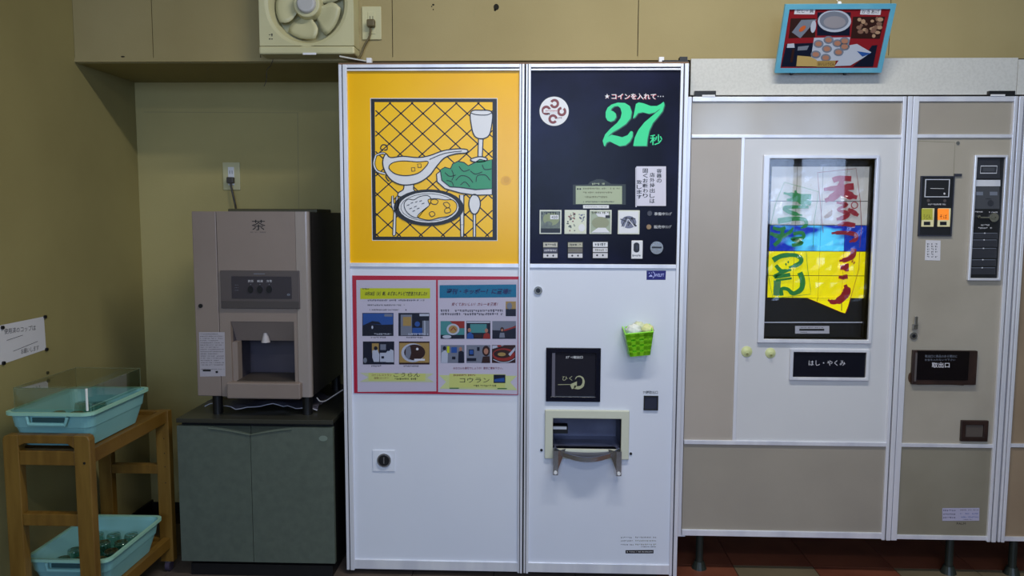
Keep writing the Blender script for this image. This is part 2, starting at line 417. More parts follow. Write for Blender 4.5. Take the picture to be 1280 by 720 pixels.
for (a, b, side) in ((0, XM-.0025, 0), (XM+.0025, W, 1)):
    TR = BX(691, 522.5, 776, 560.5, 0)
    d = link('door', grid_panel(NB(), a+.002, b-.002, ZB, ZT, .022, .03, [TR] if side else []), ALUD, cm)
    lt = .029 if side == 0 else .017; rt = .017 if side == 0 else .027
    trim_v(a, a+lt, ZB, ZT, 0, d); trim_v(b-rt, b, ZB, ZT, 0, d)
    trim_h(a+lt, b-rt, ZT-.022, ZT, 0, d)
    link('edge_trim', B(a+lt, b-rt, -.006, .02, zs0, zs1), ALU, d, bevel=.001)
    link('edge_trim', B(a+lt, b-rt, -.006, .02, zl0+.004, zl1), ALU, d, bevel=.001)
    if side == 0:
        link('graphic_panel', B(a+lt, b-rt, .001, .02, zs1, ZT-.022), YEL, d)
        link('lower_panel', B(a+lt, b-rt, 0, .02, zl1, zs0), WHITEP, d)
    else:
        link('control_panel', B(a+lt, b-rt, .001, .02, zs1, ZT-.022), NAVY, d)
        link('lower_panel', grid_panel(NB(), a+lt, b-rt, zl1, zs0, 0, .02, [TR]), WHITEP, d)
    if side == 0: dl = d
    else: dr = d
bm = NB(); box(bm, 0, W, -.004, .16, ZT, ZT+.006); link('top_board', bm, mat('brown_board', (120, 90, 66), .6), cm)
for px in (461, 827):
    x = uy(px, 75, -.0).x; link('clip', B(x-.009, x+.009, .0, .02, ZT+.006, ZT+.024), WHT, cm, bevel=.002)
bm = NB(); x0, x1 = 0.0, .095
v = [bm.verts.new(p) for p in ((x0+.004, -.005, ZT+.026), (x1, -.005, ZT+.010), (x1, .05, ZT+.010), (x0+.004, .05, ZT+.026), (x0+.004, -.005, ZT+.031), (x1, -.005, ZT+.014), (x1, .05, ZT+.014), (x0+.004, .05, ZT+.031))]
for q in ((0, 3, 2, 1), (4, 5, 6, 7), (0, 1, 5, 4), (1, 2, 6, 5), (2, 3, 7, 6), (3, 0, 4, 7)): bm.faces.new([v[i] for i in q])
link('corner_plate', bm, mat('pale_plate', (196, 194, 186), .5), cm)
bm = NB(); box(bm, W-.09, W-.002, 0, .05, ZT+.006, ZT+.012); box(bm, W-.03, W-.004, 0, .03, ZT+.012, ZT+.024); link('corner_bracket', bm, BLACKM, cm)
# --- yellow picture
f = Flat((0, .001, 0)); f.z(420, 60, 2.571)
f.poly([(110, 161), (519, 161), (519, 620), (116, 619)], WHT, 1)
f.poly([(112, 163), (517, 163), (517, 618), (118, 617)], INK, 2)
Q = [(124, 174), (503, 174), (503, 607), (129, 606)]
f.poly(Q, YELP, 3)
def clipseg(p, q, x0, y0, x1, y1):
    dx, dy = q[0]-p[0], q[1]-p[1]; t0, t1 = 0, 1
    for P_, Q_ in ((-dx, p[0]-x0), (dx, x1-p[0]), (-dy, p[1]-y0), (dy, y1-p[1])):
        if P_ == 0:
            if Q_ < 0: return None
        else:
            t = Q_/P_
            if P_ < 0: t0 = max(t0, t)
            else: t1 = min(t1, t)
    return None if t0 >= t1 else ((p[0]+dx*t0, p[1]+dy*t0), (p[0]+dx*t1, p[1]+dy*t1))
for k in range(-9, 14):
    for (s_, y_) in ((.93, 128+k*66), (-.90, 226+k*64)):
        g = clipseg((120, y_), (510, y_+390*s_), 127, 175, 503, 606)
        if g: f.line(g, 3.7, INK, 4)
def outlined(pts, fill, L, w=3, sm=4):
    w *= 1.2
    p = closed_smooth([(a, b, 0) for a, b in pts], sm) if sm else pts
    f.poly([(q[0], q[1]) for q in p], fill, L); f.line([(q[0], q[1]) for q in p], w, INK, L+1, closed=True)
def capsule(pts, w_, L): f.line(pts, w_+5, INK, L, sm=5); f.line(pts, w_, WHT, L+1, sm=5)
capsule([(170, 358), (160, 342), (148, 338), (128, 345)], 3, 5); capsule([(128, 345), (122, 372), (132, 395), (158, 404)], 4, 5)
f.line([(152, 330), (143, 322), (150, 311), (163, 314), (164, 326), (155, 328)], 3.5, INK, 6, sm=5); f.line([(166, 402), (160, 412), (166, 424), (172, 428)], 3.5, INK, 6, sm=5)
outlined([(222, 436), (248, 436), (250, 455), (266, 468), (258, 478), (205, 478), (200, 466), (216, 455)], WHT, 6)
outlined([(160, 340), (175, 352), (215, 348), (262, 352), (300, 346), (345, 330), (392, 324), (422, 327), (418, 337), (385, 340), (350, 352), (325, 378), (300, 410), (262, 434), (215, 440), (180, 426), (158, 398), (150, 366)], WHT, 8)
f.line([(300, 358), (350, 338), (405, 331)], 2, INK, 12, sm=4)
outlined([(170, 385), (182, 369), (215, 363), (262, 366), (296, 365), (285, 385), (262, 403), (225, 410), (190, 404)], YELP, 10, 2.5)
for a, b in ((248, 390), (268, 378)): outlined([(a-6, b-5), (a+5, b-6), (a+6, b+5), (a-4, b+6)], YELP, 12, 2, 0)
outlined([(433, 206), (466, 200), (501, 206), (500, 250), (492, 280), (475, 291), (460, 291), (445, 282), (436, 255)], WHT, 6)
f.line([(433, 208), (450, 214), (484, 215), (501, 208)], 2.5, INK, 8, sm=4)
outlined([(458, 290), (473, 290), (470, 352), (456, 352)], WHT, 5, 3, 0); outlined([(432, 358), (455, 350), (472, 350), (486, 356), (478, 364), (445, 366)], WHT, 8)
outlined([(340, 392), (323, 405), (325, 430), (350, 452), (400, 466), (450, 473), (502, 471), (502, 380), (420, 380)], WHT, 7, 3, 0)
outlined([(335, 392), (350, 383), (368, 388), (375, 372), (392, 364), (412, 368), (425, 378), (446, 368), (462, 358), (484, 362), (502, 358), (502, 452), (450, 455), (400, 448), (366, 446), (340, 425)], GREENP, 9, 2.5, 0)
for pts in ([(350, 400), (365, 412), (385, 408)], [(372, 392), (378, 410), (372, 425)], [(395, 380), (410, 396), (430, 390)], [(385, 425), (402, 410), (425, 415), (440, 432)], [(432, 395), (448, 405), (470, 398)], [(450, 430), (455, 410), (480, 408), (495, 425)], [(400, 440), (415, 430), (430, 446)], [(470, 375), (478, 390), (500, 388)], [(355, 425), (372, 430), (378, 444)]):
    f.line(pts, 2.2, INK, 12, sm=4)
f.ell(298, 513, 113, 59, INK, 9); f.ell(298, 512, 96, 49, WHT, 10); f.line([(298+90*math.cos(t*.3), 512+44*math.sin(t*.3)) for t in range(21)], 1.6, INK, 11)
outlined([(219, 500), (232, 486), (250, 488), (268, 478), (292, 474), (305, 484), (300, 505), (280, 525), (262, 545), (240, 538), (224, 522)], WHT, 12, 2)
outlined([(300, 505), (296, 488), (318, 484), (350, 488), (374, 488), (388, 503), (384, 524), (362, 540), (330, 546), (300, 553), (272, 548), (262, 540), (282, 520)], YELP, 13, 2.2)
for c_ in (((305, 490), (318, 486), (328, 492), (322, 502), (308, 500)), ((345, 500), (358, 496), (366, 506), (358, 514)), ((350, 518), (364, 514), (368, 526), (352, 530)), ((300, 530), (312, 526), (318, 536), (306, 542))): outlined(list(c_), YELP, 15, 2)
for a, b in ((232, 505), (244, 498), (258, 495), (240, 516), (255, 510), (272, 492), (280, 500), (250, 524), (264, 516)): f.line([(a-4, b+1), (a+4, b-2)], 2, INK, 15)
outlined([(186, 520), (193, 520), (192, 600), (186, 604), (182, 600)], WHT, 6, 2.5, 0)
outlined([(179, 476), (184, 474), (186, 500), (191, 500), (194, 476), (199, 478), (200, 505), (193, 522), (184, 522), (178, 505)], WHT, 8, 2.2, 0)
outlined([(397, 472), (411, 472), (411, 568), (400, 568)], WHT, 5, 3, 0); outlined([(400, 568), (411, 568), (410, 606), (401, 606)], WHT, 5, 3, 0)
outlined([(441, 528), (449, 528), (449, 606), (441, 606)], WHT, 5, 2.5, 0); outlined([(445, 470), (459, 480), (464, 502), (457, 525), (445, 534), (433, 525), (427, 502), (432, 480)], WHT, 8, 3)
STN = mat('faint_stain', (232, 172, 4), .35)
f.ell(546, 426, 17, 15, STN, 1, 14); f.ell(548, 424, 9, 9, mat('faint_stain_core', (222, 162, 6), .35), 2, 12)
f.done('picture_print', dl)
# --- 27 panel print
f = Flat((0, .001, 0)); f.z(660, 100, 4.5)
two = [(428, 372), (420, 342), (434, 306), (465, 272), (500, 242), (520, 215), (527, 185), (520, 158), (505, 146), (485, 148), (470, 160), (466, 172), (480, 176), (493, 188), (496, 208), (486, 226), (465, 235), (447, 228), (437, 210), (437, 180), (448, 155), (470, 138), (505, 127), (545, 129), (572, 146), (583, 180), (577, 215), (550, 248), (510, 275), (475, 295), (448, 320), (470, 308), (500, 314), (530, 322), (560, 310), (578, 287), (589, 290), (588, 318), (572, 348), (548, 367), (515, 372), (485, 358), (460, 345), (442, 352), (433, 371)]
seven = [(590, 218), (598, 180), (607, 135), (622, 126), (650, 131), (690, 146), (725, 146), (748, 134), (763, 122), (767, 140), (757, 175), (732, 207), (702, 242), (682, 285), (672, 330), (668, 371), (592, 371), (600, 325), (620, 282), (655, 238), (700, 200), (735, 172), (745, 160), (715, 182), (680, 190), (645, 181), (618, 187), (603, 208)]
DG = mat('dark_green_print', (12, 92, 66), .35)
for P_ in (two, seven):
    f.poly([(a+5, b+4) for a, b in P_], DG, 1); f.poly([(a, b) for a, b in P_], MINT, 2)
f.text('秒', 686, 306, 756, 366, MINT, 2, bold=.01)
f.cut('number_print', dr); f.text('★', 433, 78, 460, 106, PINK, 1); f.text('★', 431, 76, 459, 105, WHT, 2); f.cut('star_print', dr)
f.text('コインを入れて', 473, 78, 723, 112, PINK, 1, bold=.02); f.text('コインを入れて', 470, 75, 720, 109, WHT, 2, bold=.012)
f.cut('slogan_print', dr)
for k in range(3): f.ell(732+k*14, 92, 3.2, 3.2, WHT, 2, 8)
f.cut('dot_print', dr); f.ell(146.5, 175.5, 85, 85, INK, 1, 40)
BRN = mat('brown_print', (128, 66, 72), .5)
f.cut('sticker_shadow', dr); f.z(660, 255, 6.4); f.text('準備中ﾗﾝﾌﾟ', 1010, 66, 1150, 92, WHT, 2); f.cut('lamp_lettering', dr); f.text('販売中ﾗﾝﾌﾟ', 1008, 170, 1148, 196, WHT, 2)
f.done('lamp_lettering', dr)
f = Flat((0, .0, 0)); f.z(670, 115, 16)
f.ell(363, 385, 292, 292, WHT, 1, 48)
for cx, cy, a0 in ((370, 232, 3.3), (205, 365, .4), (515, 390, 5.0), (340, 540, .3)):
    f.line([(cx+68*math.cos(a0+.3+i*.28), cy+70*math.sin(a0+.3+i*.28)) for i in range(21)], 50, BRN, 2)
f.rect(150, 345, 430, 415, WHT, 3); f.marks(190, 360, 430, 395, mat('red_mark', (190, 110, 120), .5), 4); f.marks(215, 422, 285, 460, INK, 4); f.marks(440, 500, 530, 530, BRN, 4)
sk = f.done('round_sticker'); tag(sk, 'round white sticker with four brown rings on navy panel', 'sticker')
# instruction plate
DGR = mat('dark_olive_plate', (30, 38, 34), .4); LG = mat('pale_green_plate', (168, 178, 142), .35)
f = Flat((0, .001, 0)); f.z(715, 222, 18)
f.poly([(20, 610), (1210, 610), (1210, 150), (880, 140), (700, 40), (560, 35), (400, 100), (360, 150), (20, 160)], DGR, 1)
f.rect(85, 190, 1125, 595, LG, 2); f.marks(450, 120, 760, 165, LG, 2)
f.ell(130, 255, 20, 20, INK, 3, 10); f.ell(185, 255, 20, 20, INK, 3, 10)
OL = mat('faded_ink', (110, 112, 84), .5)
f.marks(250, 225, 780, 265, OL, 3); f.marks(860, 225, 1080, 265, OL, 3); f.marks(250, 315, 940, 355, OL, 3); f.marks(250, 415, 800, 460, OL, 3); f.marks(250, 530, 950, 560, INK, 3)
f.rect(250, 620, 830, 692, WHT, 2); f.marks(290, 645, 800, 668, OL, 3)
f.done('instruction_plate', dr)
# select pictures
PIC = {'a': mat('grey_green_photo', (110, 118, 96), .3, c2=(70, 76, 70), scale=60), 'b': mat('cream_photo', (214, 216, 190), .3), 'c': mat('pale_green_photo', (160, 170, 140), .3), 'd': mat('blue_grey_photo', (110, 112, 134), .3)}
for n_, (a, b, c, d) in enumerate(((92, 48, 268, 240), (292, 48, 468, 240), (492, 48, 668, 240), (718, 50, 892, 242))):
    r = (660+a/6.4, 255+b/6.4, 660+c/6.4, 255+d/6.4)
    w_ = link('menu_window', pbox(NB(), r, 0, -.003, .001), mat('cream_border', (214, 216, 200), .3), dr, bevel=.0008)
    g = Flat((0, -.003, 0)); g.z(660, 255, 6.4)
    if n_ == 0:
        g.rect(a+10, b+10, c-10, d-10, PIC['a'], 1); g.ell(185, 120, 66, 52, mat('olive_print', (140, 150, 110), .4), 2, 20); g.ell(165, 160, 30, 22, PIC['a'], 3, 16); g.rect(178, 88, 245, 122, WHT, 3); g.text('420', 188, 94, 236, 116, INK, 4); g.marks(105, 62, 255, 84, INK, 3); g.rect(102, 195, 258, 230, INK, 2)
    elif n_ == 1:
        g.rect(a+8, b+8, c-8, d-8, PIC['b'], 1)
        for k in range(26): g.ell(random.uniform(315, 375), random.uniform(65, 220), random.uniform(4, 10), random.uniform(4, 9), random.choice([INK, PIC['a'], BRN]), 2, 8)
        for k in range(12): g.ell(random.uniform(400, 450), random.uniform(65, 140), random.uniform(4, 9), random.uniform(4, 8), PIC['d'], 2, 8)
        g.ell(430, 190, 26, 30, WHT, 2, 16)
    elif n_ == 2:
        g.rect(a+8, b+8, c-8, d-8, PIC['c'], 1); g.poly([(530, 62), (650, 62), (640, 110), (560, 100)], WHT, 2); g.ell(580, 150, 70, 48, mat('olive_print2', (146, 150, 118), .4), 3, 18); g.poly([(505, 228), (560, 190), (620, 190), (655, 228)], WHT, 4); g.marks(510, 60, 545, 78, INK, 4); g.rect(620, 90, 656, 112, INK, 4); g.marks(512, 62, 655, 78, OL, 5)
    else:
        g.rect(a+10, b+10, c-10, d-10, WHT, 1); g.ell(805, 145, 62, 50, PIC['d'], 2, 18)
        for s_ in (((750, 180), (790, 105)), ((770, 110), (860, 118)), ((800, 175), (835, 105)), ((740, 120), (870, 175)), ((860, 180), (830, 110))): g.line(s_, 8, DKB2, 3)
        g.line([(770, 190), (800, 120), (850, 180)], 7, WHT, 4)
    g.done('photo_print', w_)
for n_, (a, b, c, d) in enumerate(((122, 308, 236, 430), (320, 308, 436, 430), (519, 305, 637, 432))):
    bt = link('select_button', pbox(NB(), (660+(a-4)/6.4, 255+(b-6)/6.4, 660+(c+4)/6.4, 255+(d+5)/6.4), 0, -.006, .001), BLACKM, dr, bevel=.001)
    g = Flat((0, -.006, 0)); g.z(660, 255, 6.4)
    cc = [mat('price_tan', (190, 186, 170), .4), mat('price_tan2', (176, 172, 150), .4), WHT][n_]
    g.rect(a, b, c, b+38, cc, 1); g.rect(a, b+46, c, b+80, [mat('slate', (64, 62, 84), .4), mat('taupe', (120, 112, 104), .4), PAPER][n_], 1); g.rect(a, b+88, c, d, PAPER, 1)
    g.marks(a+15, b+8, c-15, b+28, INK, 2); g.marks(a+8, b+55, c-8, b+72, OL if n_ else PAPER, 2); g.ell(a+34, b+105, 8, 8, INK, 2, 10); g.ell(a+80, b+105, 7, 8, INK, 2, 10)
    g.done('button_label', bt)
rl = link('return_button', pbox(NB(), (789, 300.6, 803.2, 323.5), 0, -.005, .001), WHT, dr, bevel=.002)
g = Flat((0, -.005, 0)); g.z(660, 255, 6.4); g.poly([(868+24*math.cos(t)*1, 348+22*math.sin(t)+(-18 if math.sin(t) < 0 else 18)) for t in [i*PI/12 for i in range(24)]], INK, 1); g.ell(872, 345, 8, 20, ALUD, 2, 12); g.marks(835, 405, 905, 420, INK, 1); g.done('button_label', rl)
def disc(px, py, r_px, Y, y0, h, m, parent, name, n=28):
    c = uy(px, py, Y); R_ = r_px/FPX*(c-CP).dot(_F)
    return link(name, cyl(NB(), (c.x, y0, c.z), R_, h, 'Y', n), m, parent), c, R_
cs, c, R_ = disc(820.6, 309.7, 8, 0, -.006, .008, CHROME, dr, 'coin_slot'); link('slot', B(c.x-R_*.75, c.x+R_*.75, -.0065, -.004, c.z-.0015, c.z+.004), INK, cs)
disc(812, 266.7, 3, 0, -.003, .004, DKB2, dr, 'indicator_lamp'); disc(811, 283.6, 3, 0, -.003, .004, mat('amber_lens', (150, 120, 80), .3), dr, 'indicator_lamp')
# handwritten note on the panel
nt_ = Flat((0, -.001, 0)); nt_.z(650, 70, 2.668); nt_.rect(388, 368, 487, 500, PAPERL, 0); nt_.rect(385, 372, 389, 504, PAPERL, 0)
for col, cx, a, b in (('容器の', 464, 375, 424), ('店外持出しは', 441, 388, 492), ('固くお断わり', 418, 374, 474), ('致します', 398, 412, 478)): nt_.vtext(col, cx, a, b, 17, INK, 1, bold=.015)
o = nt_.done('paper_note'); tag(o, 'white laminated handwritten note right of the green 27', 'note')
# maker badge, locks, print on lower right door
f = Flat((0, 0, 0)); BLUE = mat('blue_badge', (26, 24, 112), .3); LBL = mat('pale_blue_print', (176, 182, 240), .4)
f.z(800, 332, 32); f.poly([(262, 200), (1040, 200), (1020, 570), (262, 570)], BLUE, 1); f.text('WELFT', 590, 320, 965, 445, LBL, 2, bold=.02)
f.line([(520, 245), (575, 300), (590, 370), (560, 440), (520, 500)], 26, LBL, 2, sm=4); f.poly([(350, 445), (510, 445), (470, 375), (430, 360), (390, 385)], LBL, 2); f.ell(370, 300, 24, 20, LBL, 2, 10); f.ell(470, 290, 20, 18, LBL, 2, 10)
f.cut('maker_badge', dr); f.z(790, 480, 28.4); f.text('ﾂﾘ銭取出口', 390, 240, 915, 355, INK, 1, bold=.01)
f.cut('coin_return_lettering', dr); f.z(750, 650, 10.29)
for k, y in enumerate((226, 270, 318)): f.marks(268, y-9, 428, y+9, INK, 1, 1.6, .6); f.marks(455, y-12, 720, y+8, OL if k else DKB, 1, 1.4, .6)
f.marks(530, 338, 720, 352, INK, 1); f.cut('contact_print', dr); f.poly([(328, 388), (690, 385), (688, 430), (328, 430)], INK, 1); f.marks(345, 402, 675, 418, PAPER, 2)
f.done('maker_strip', dr)
for (px, py, r_, p) in ((672.7, 363, 5.2, dr),):
    o, c, R_ = disc(px, py, r_, 0, -.006, .006, CHROME, p, 'door_lock'); link('keyhole', cyl(NB(), (c.x, -.0065, c.z), R_*.55, .002), INK, o)
o = link('lock_plate', pbox(NB(), (466, 562.5, 494, 589), 0, -.004, .0005), WHITEP, dl, bevel=.0015)
q, c, R_ = disc(480.6, 574.5, 8.6, 0, -.011, .008, CHROME, o, 'door_lock'); link('keyhole', cyl(NB(), (c.x, -.012, c.z), R_*.8, .002), BLACKM, o)
link('key_slot', B(c.x-.002, c.x+.002, -.0128, -.0118, c.z-.011, c.z+.013), CHROME, o)
# spoon and fork window
x0, x1, z0, z1 = BX(682.5, 434.5, 750.5, 501.5)
o = link('cutlery_hatch', frame_bm(NB(), x0, x1, z0, z1, .018, -.010, .001), mat('glossy_black', (10, 12, 30), .2), dr, bevel=.0015)
link('hatch_door', B(x0+.018, x1-.018, -.004, .001, z0+.014, z1-.018), mat('smoked_acrylic', (34, 34, 44), .15), o)
link('hatch_hinge', B(x0+.021, x0+.032, -.008, -.004, z0+.014, z1-.018), mat('clear_strip', (100, 98, 112), .25), o)
f = Flat((0, -.004, 0)); f.z(660, 410, 7.2); OLW = mat('pale_olive_print', (172, 174, 140), .4)
f.text('ｽﾌﾟｰﾝ取出口', 340, 250, 492, 276, WHT, 1, bold=.01); f.cut('hatch_lettering', o); f.text('ひく', 308, 432, 400, 474, OLW, 1)
f.line([(425, 462), (440, 440), (470, 436), (494, 455), (500, 490), (485, 525), (450, 538), (415, 530)], [5, 8, 12, 16, 20, 24, 28, 30], OLW, 1, sm=5)
f.poly([(440, 480), (378, 508), (395, 550), (425, 540), (440, 515)], OLW, 1); f.line([(270, 510), (385, 508)], 5, OLW, 1); f.done('hatch_print', o)
x0, x1, z0, z1 = BX(804.5, 494.5, 822.5, 512.5); link('coin_return_flap', frame_bm(NB(), x0, x1, z0, z1, .004, -.006, .0005), BLACKM, dr); link('return_flap', B(x0+.004, x1-.004, -.003, .0005, z0+.004, z1-.004), mat('slate_flap', (44, 48, 66), .3), dr)
# pick-up tray
x0, x1, z0, z1 = BX(681, 512, 786, 573)
hx0, hx1, hz0, hz1 = TR
pf = link('tray_frame', grid_panel(NB(), x0, x1, z0, z1, -.012, .0005, [TR]), CREAM2, dr, bevel=.003)
link('tray_niche', open_box(NB(), hx0, hx1, hz0-.0, hz1, -.004, .16), STEEL, dr)
bm = NB(); bm2 = NB(); n = 20; prev = None; p2 = None
xa, xb = hx0+.006, hx1-.006
for k in range(n+1):
    t = k/n; x = xa+(xb-xa)*t; q = math.sin(PI*t)**.8; yo, zo = -.014-.052*q, hz0+.002-.020*q
    ring = [bm.verts.new((x, y, z)) for y, z in ((yo+.004, zo+.006), (yo-.004, zo+.006), (yo-.004, zo-.010), (yo+.004, zo-.010))]
    r2 = [bm2.verts.new((x, y, z)) for y, z in ((.10, hz0+.004), (yo+.003, zo), (yo+.003, zo-.003), (.10, hz0+.001))]
    if prev:
        for i in range(4): bm.faces.new((prev[i], ring[i], ring[(i+1) % 4], prev[(i+1) % 4])); bm2.faces.new((p2[i], r2[i], r2[(i+1) % 4], p2[(i+1) % 4]))
    else: bm.faces.new(ring); bm2.faces.new(r2)
    prev, p2 = ring, r2
bm.faces.new(prev[::-1]); bm2.faces.new(p2[::-1])
link('tray_lip', bm, CHROME, pf); link('tray_floor', bm2, STEEL, pf)
for xa, s_ in ((BX(691, 540, 699, 588)[0], 1), (BX(766, 540, 775, 589)[1], -1)):
    bm = NB(); zt_ = hz0+.006; zb_ = zt_-.088
    box(bm, min(xa, xa+s_*.004), max(xa, xa+s_*.004), -.052, -.012, zb_, zt_)
    box(bm, min(xa, xa+s_*.018), max(xa, xa+s_*.018), -.054, -.052, zb_, zt_+.0)
    v = [bm.verts.new(p) for p in ((xa+s_*.018, -.052, zt_), (xa+s_*.045, -.030, zt_), (xa+s_*.018, -.052, zb_+.02))]
    v2 = [bm.verts.new((p.co.x, p.co.y+.003, p.co.z)) for p in v]
    bm.faces.new(v); bm.faces.new(v2[::-1])
    for i in range(3): bm.faces.new((v[i], v2[i], v2[(i+1) % 3], v[(i+1) % 3]))
    b_ = link('tray_bracket', bm, CHROME, pf); link('bolt', cyl(NB(), (xa+s_*.009, -.058, zb_+.01), .006, .004, 'Y', 12), WHT, b_)
link('guide_block', B(hx0+.0005, hx0+.055, .03, .08, hz0+.045, hz0+.07), BLACKM, pf); link('guide_strip', B(hx0+.0005, hx0+.05, .022, .03, hz0+.062, hz0+.072), WHT, pf)
for px, py in ((676.8, 562.5), (788.5, 567)): disc(px, py, 1.7, 0, -.003, .003, BLACKM, dr, 'screw', 10)

# ================================================================== RED FRAMED NOTICES
np_ = thing('notice_board', 'red-edged double notice sheet taped to the lower left white door', 'notice', (.3, -.002, 1.1))
x0, x1, z0, z1 = BX(441.5, 345, 651.5, 492.5, -.002)
REDP = mat('red_backing', (186, 40, 66), .25); o = link('backing_sheet', B(x0, x1, -.003, -.0008, z0, z1), REDP, np_)
LP = mat('sheet_left', (206, 200, 214), .15)
f = Flat((0, -.003, 0)); f.z(430, 330, 4.235)
f.poly([(65, 85), (487, 85), (489, 674), (72, 677)], LP, 1)
LIMEP = mat('lime_banner', (200, 208, 30), .3); TEAL = mat('teal_banner', (34, 120, 156), .2); YG = mat('pale_lime_banner', (206, 212, 120), .4); DRED = mat('dark_red_ink', (120, 20, 34), .5)
f.poly([(86, 128), (456, 128), (456, 182), (86, 186)], LIMEP, 2)
f.text('10月28日（火）朝、めざましテレビで放送されました!!', 110, 145, 438, 168, INK, 3, skew=4, bold=.02)
f.marks(98, 128, 132, 136, INK, 3); f.marks(125, 188, 425, 197, INK, 2); f.marks(125, 214, 322, 222, INK, 2); f.marks(135, 239, 292, 247, INK, 2); f.ell(328, 243, 3, 4, INK, 2, 6)
PB = mat('photo_blue', (40, 84, 156), .3); PBD = mat('photo_navy', (18, 24, 44), .3); PGY = mat('photo_grey', (120, 126, 140), .3); PW = mat('photo_white', (186, 192, 206), .3); PTAN = mat('photo_tan', (170, 140, 80), .3); PBR = mat('photo_brown', (52, 28, 24), .3); PSK = mat('photo_skin', (176, 124, 100), .3); PRD = mat('photo_red', (150, 44, 36), .3); PTL = mat('photo_teal', (70, 140, 140), .3); PG = mat('photo_green', (70, 120, 60), .3)
# left sheet photos
f.rect(97, 259, 262, 381, PBD, 2); f.poly([(100, 262), (260, 262), (260, 320), (200, 322), (120, 316), (100, 325)], PB, 3); f.poly([(120, 316), (150, 302), (185, 306), (200, 320)], PBD, 4); f.ell(150, 335, 5, 9, PW, 4, 10); f.marks(160, 366, 252, 376, PW, 4); f.rect(214, 265, 256, 278, PGY, 4)
f.rect(288, 259, 452, 381, PBD, 2); f.rect(300, 268, 360, 378, PGY, 3); f.rect(312, 280, 356, 328, PTAN, 4); f.rect(366, 290, 412, 334, PBD, 4); f.ell(388, 318, 14, 14, PB, 5, 12); f.rect(362, 338, 414, 374, PB, 3); f.rect(415, 300, 450, 378, PGY, 3); f.rect(425, 300, 430, 378, PW, 4); f.rect(400, 264, 450, 276, PW, 4); f.marks(340, 366, 445, 378, PW, 5)
f.rect(100, 410, 266, 532, PBD, 2); f.rect(148, 420, 184, 470, PTAN, 3); f.poly([(150, 458), (176, 452), (188, 480), (186, 518), (158, 518), (150, 495)], PW, 4); f.ell(168, 446, 10, 11, PBD, 5, 12); f.rect(192, 425, 222, 455, PGY, 3); f.rect(190, 470, 222, 518, PW, 3); f.rect(198, 488, 212, 500, PBD, 4); f.poly([(222, 470), (240, 448), (262, 458), (264, 520), (222, 520)], PW, 4); f.ell(236, 450, 10, 11, PBD, 5, 12); f.ell(112, 510, 10, 14, PGY, 4, 12)
f.rect(291, 410, 453, 532, PBR, 2); f.rect(293, 418, 451, 522, PTAN, 3); f.ell(365, 470, 62, 50, PW, 4, 24); f.ell(374, 468, 56, 42, PBR, 5, 24); f.poly([(328, 440), (350, 435), (356, 470), (345, 508), (325, 490)], PGY, 6); f.ell(388, 450, 7, 7, WHT, 6, 10); f.rect(372, 502, 428, 512, WHT, 6)
f.marks(142, 385, 232, 393, INK, 2); f.marks(330, 385, 415, 393, INK, 2); f.marks(145, 536, 200, 545, INK, 2); f.marks(315, 536, 398, 545, INK, 2)
f.poly([(83, 576), (475, 580), (440, 602), (478, 626), (83, 624), (128, 600)], mat('lime_faint', (200, 206, 160), .4), 2); f.poly([(130, 576), (432, 580), (430, 618), (130, 618)], YG, 3)
f.text('コインレストラン', 146, 582, 252, 594, DRED, 4); f.text('自販コーナー', 160, 598, 238, 609, DRED, 4); f.text('こうらん', 262, 576, 400, 598, INK, 4, skew=5); f.marks(268, 603, 388, 613, INK, 4)
# right sheet
f.poly([(497, 85), (922, 82), (918, 690), (498, 678)], LP, 1)
f.poly([(506, 112), (912, 108), (912, 176), (506, 180)], TEAL, 2); f.text('週刊・キッポー！に登場!!', 538, 130, 880, 160, mat('navy_ink', (14, 20, 84), .4), 3, skew=8, bold=.03)
f.text('安くておいしい！カレーを発見！', 568, 204, 810, 222, DRED, 2, skew=6, bold=.02); f.marks(512, 241, 840, 254, PBD, 2); f.marks(512, 259, 840, 272, PBD, 2)
f.rect(856, 198, 910, 276, PTAN, 2); f.rect(856, 238, 910, 276, PBD, 3); f.ell(876, 222, 14, 18, PGY, 4, 12)
f.rect(511, 302, 638, 396, PTL, 2); f.poly([(560, 302), (638, 302), (638, 340), (600, 340)], PRD, 3); f.ell(577, 346, 34, 30, PW, 4, 20); f.ell(577, 346, 24, 21, PTAN, 5, 16); f.line([(565, 352), (580, 335), (592, 352)], 6, PRD, 6); f.rect(511, 375, 638, 396, PBD, 3); f.ell(545, 385, 24, 9, PW, 4, 12)
f.rect(648, 302, 775, 396, PBD, 2); f.rect(668, 318, 755, 364, PTL, 3); f.rect(650, 304, 773, 312, PW, 3); f.poly([(650, 396), (652, 370), (668, 360), (684, 375), (686, 396)], PB, 4); f.ell(664, 350, 9, 11, PSK, 5, 12); f.poly([(735, 396), (740, 372), (756, 362), (772, 372), (774, 396)], PRD, 4); f.ell(754, 352, 9, 11, PSK, 5, 12); f.rect(690, 374, 732, 390, PBR, 4)
f.rect(785, 302, 910, 396, PGY, 2); f.poly([(785, 350), (850, 352), (910, 325), (910, 396), (785, 396)], PBD, 3); f.poly([(840, 350), (910, 328), (910, 336), (850, 356)], PRD, 4); f.ell(837, 346, 10, 12, PBR, 5, 12); f.poly([(822, 390), (826, 364), (848, 364), (852, 390)], PGY, 5); f.ell(837, 350, 6, 7, PSK, 6, 10)
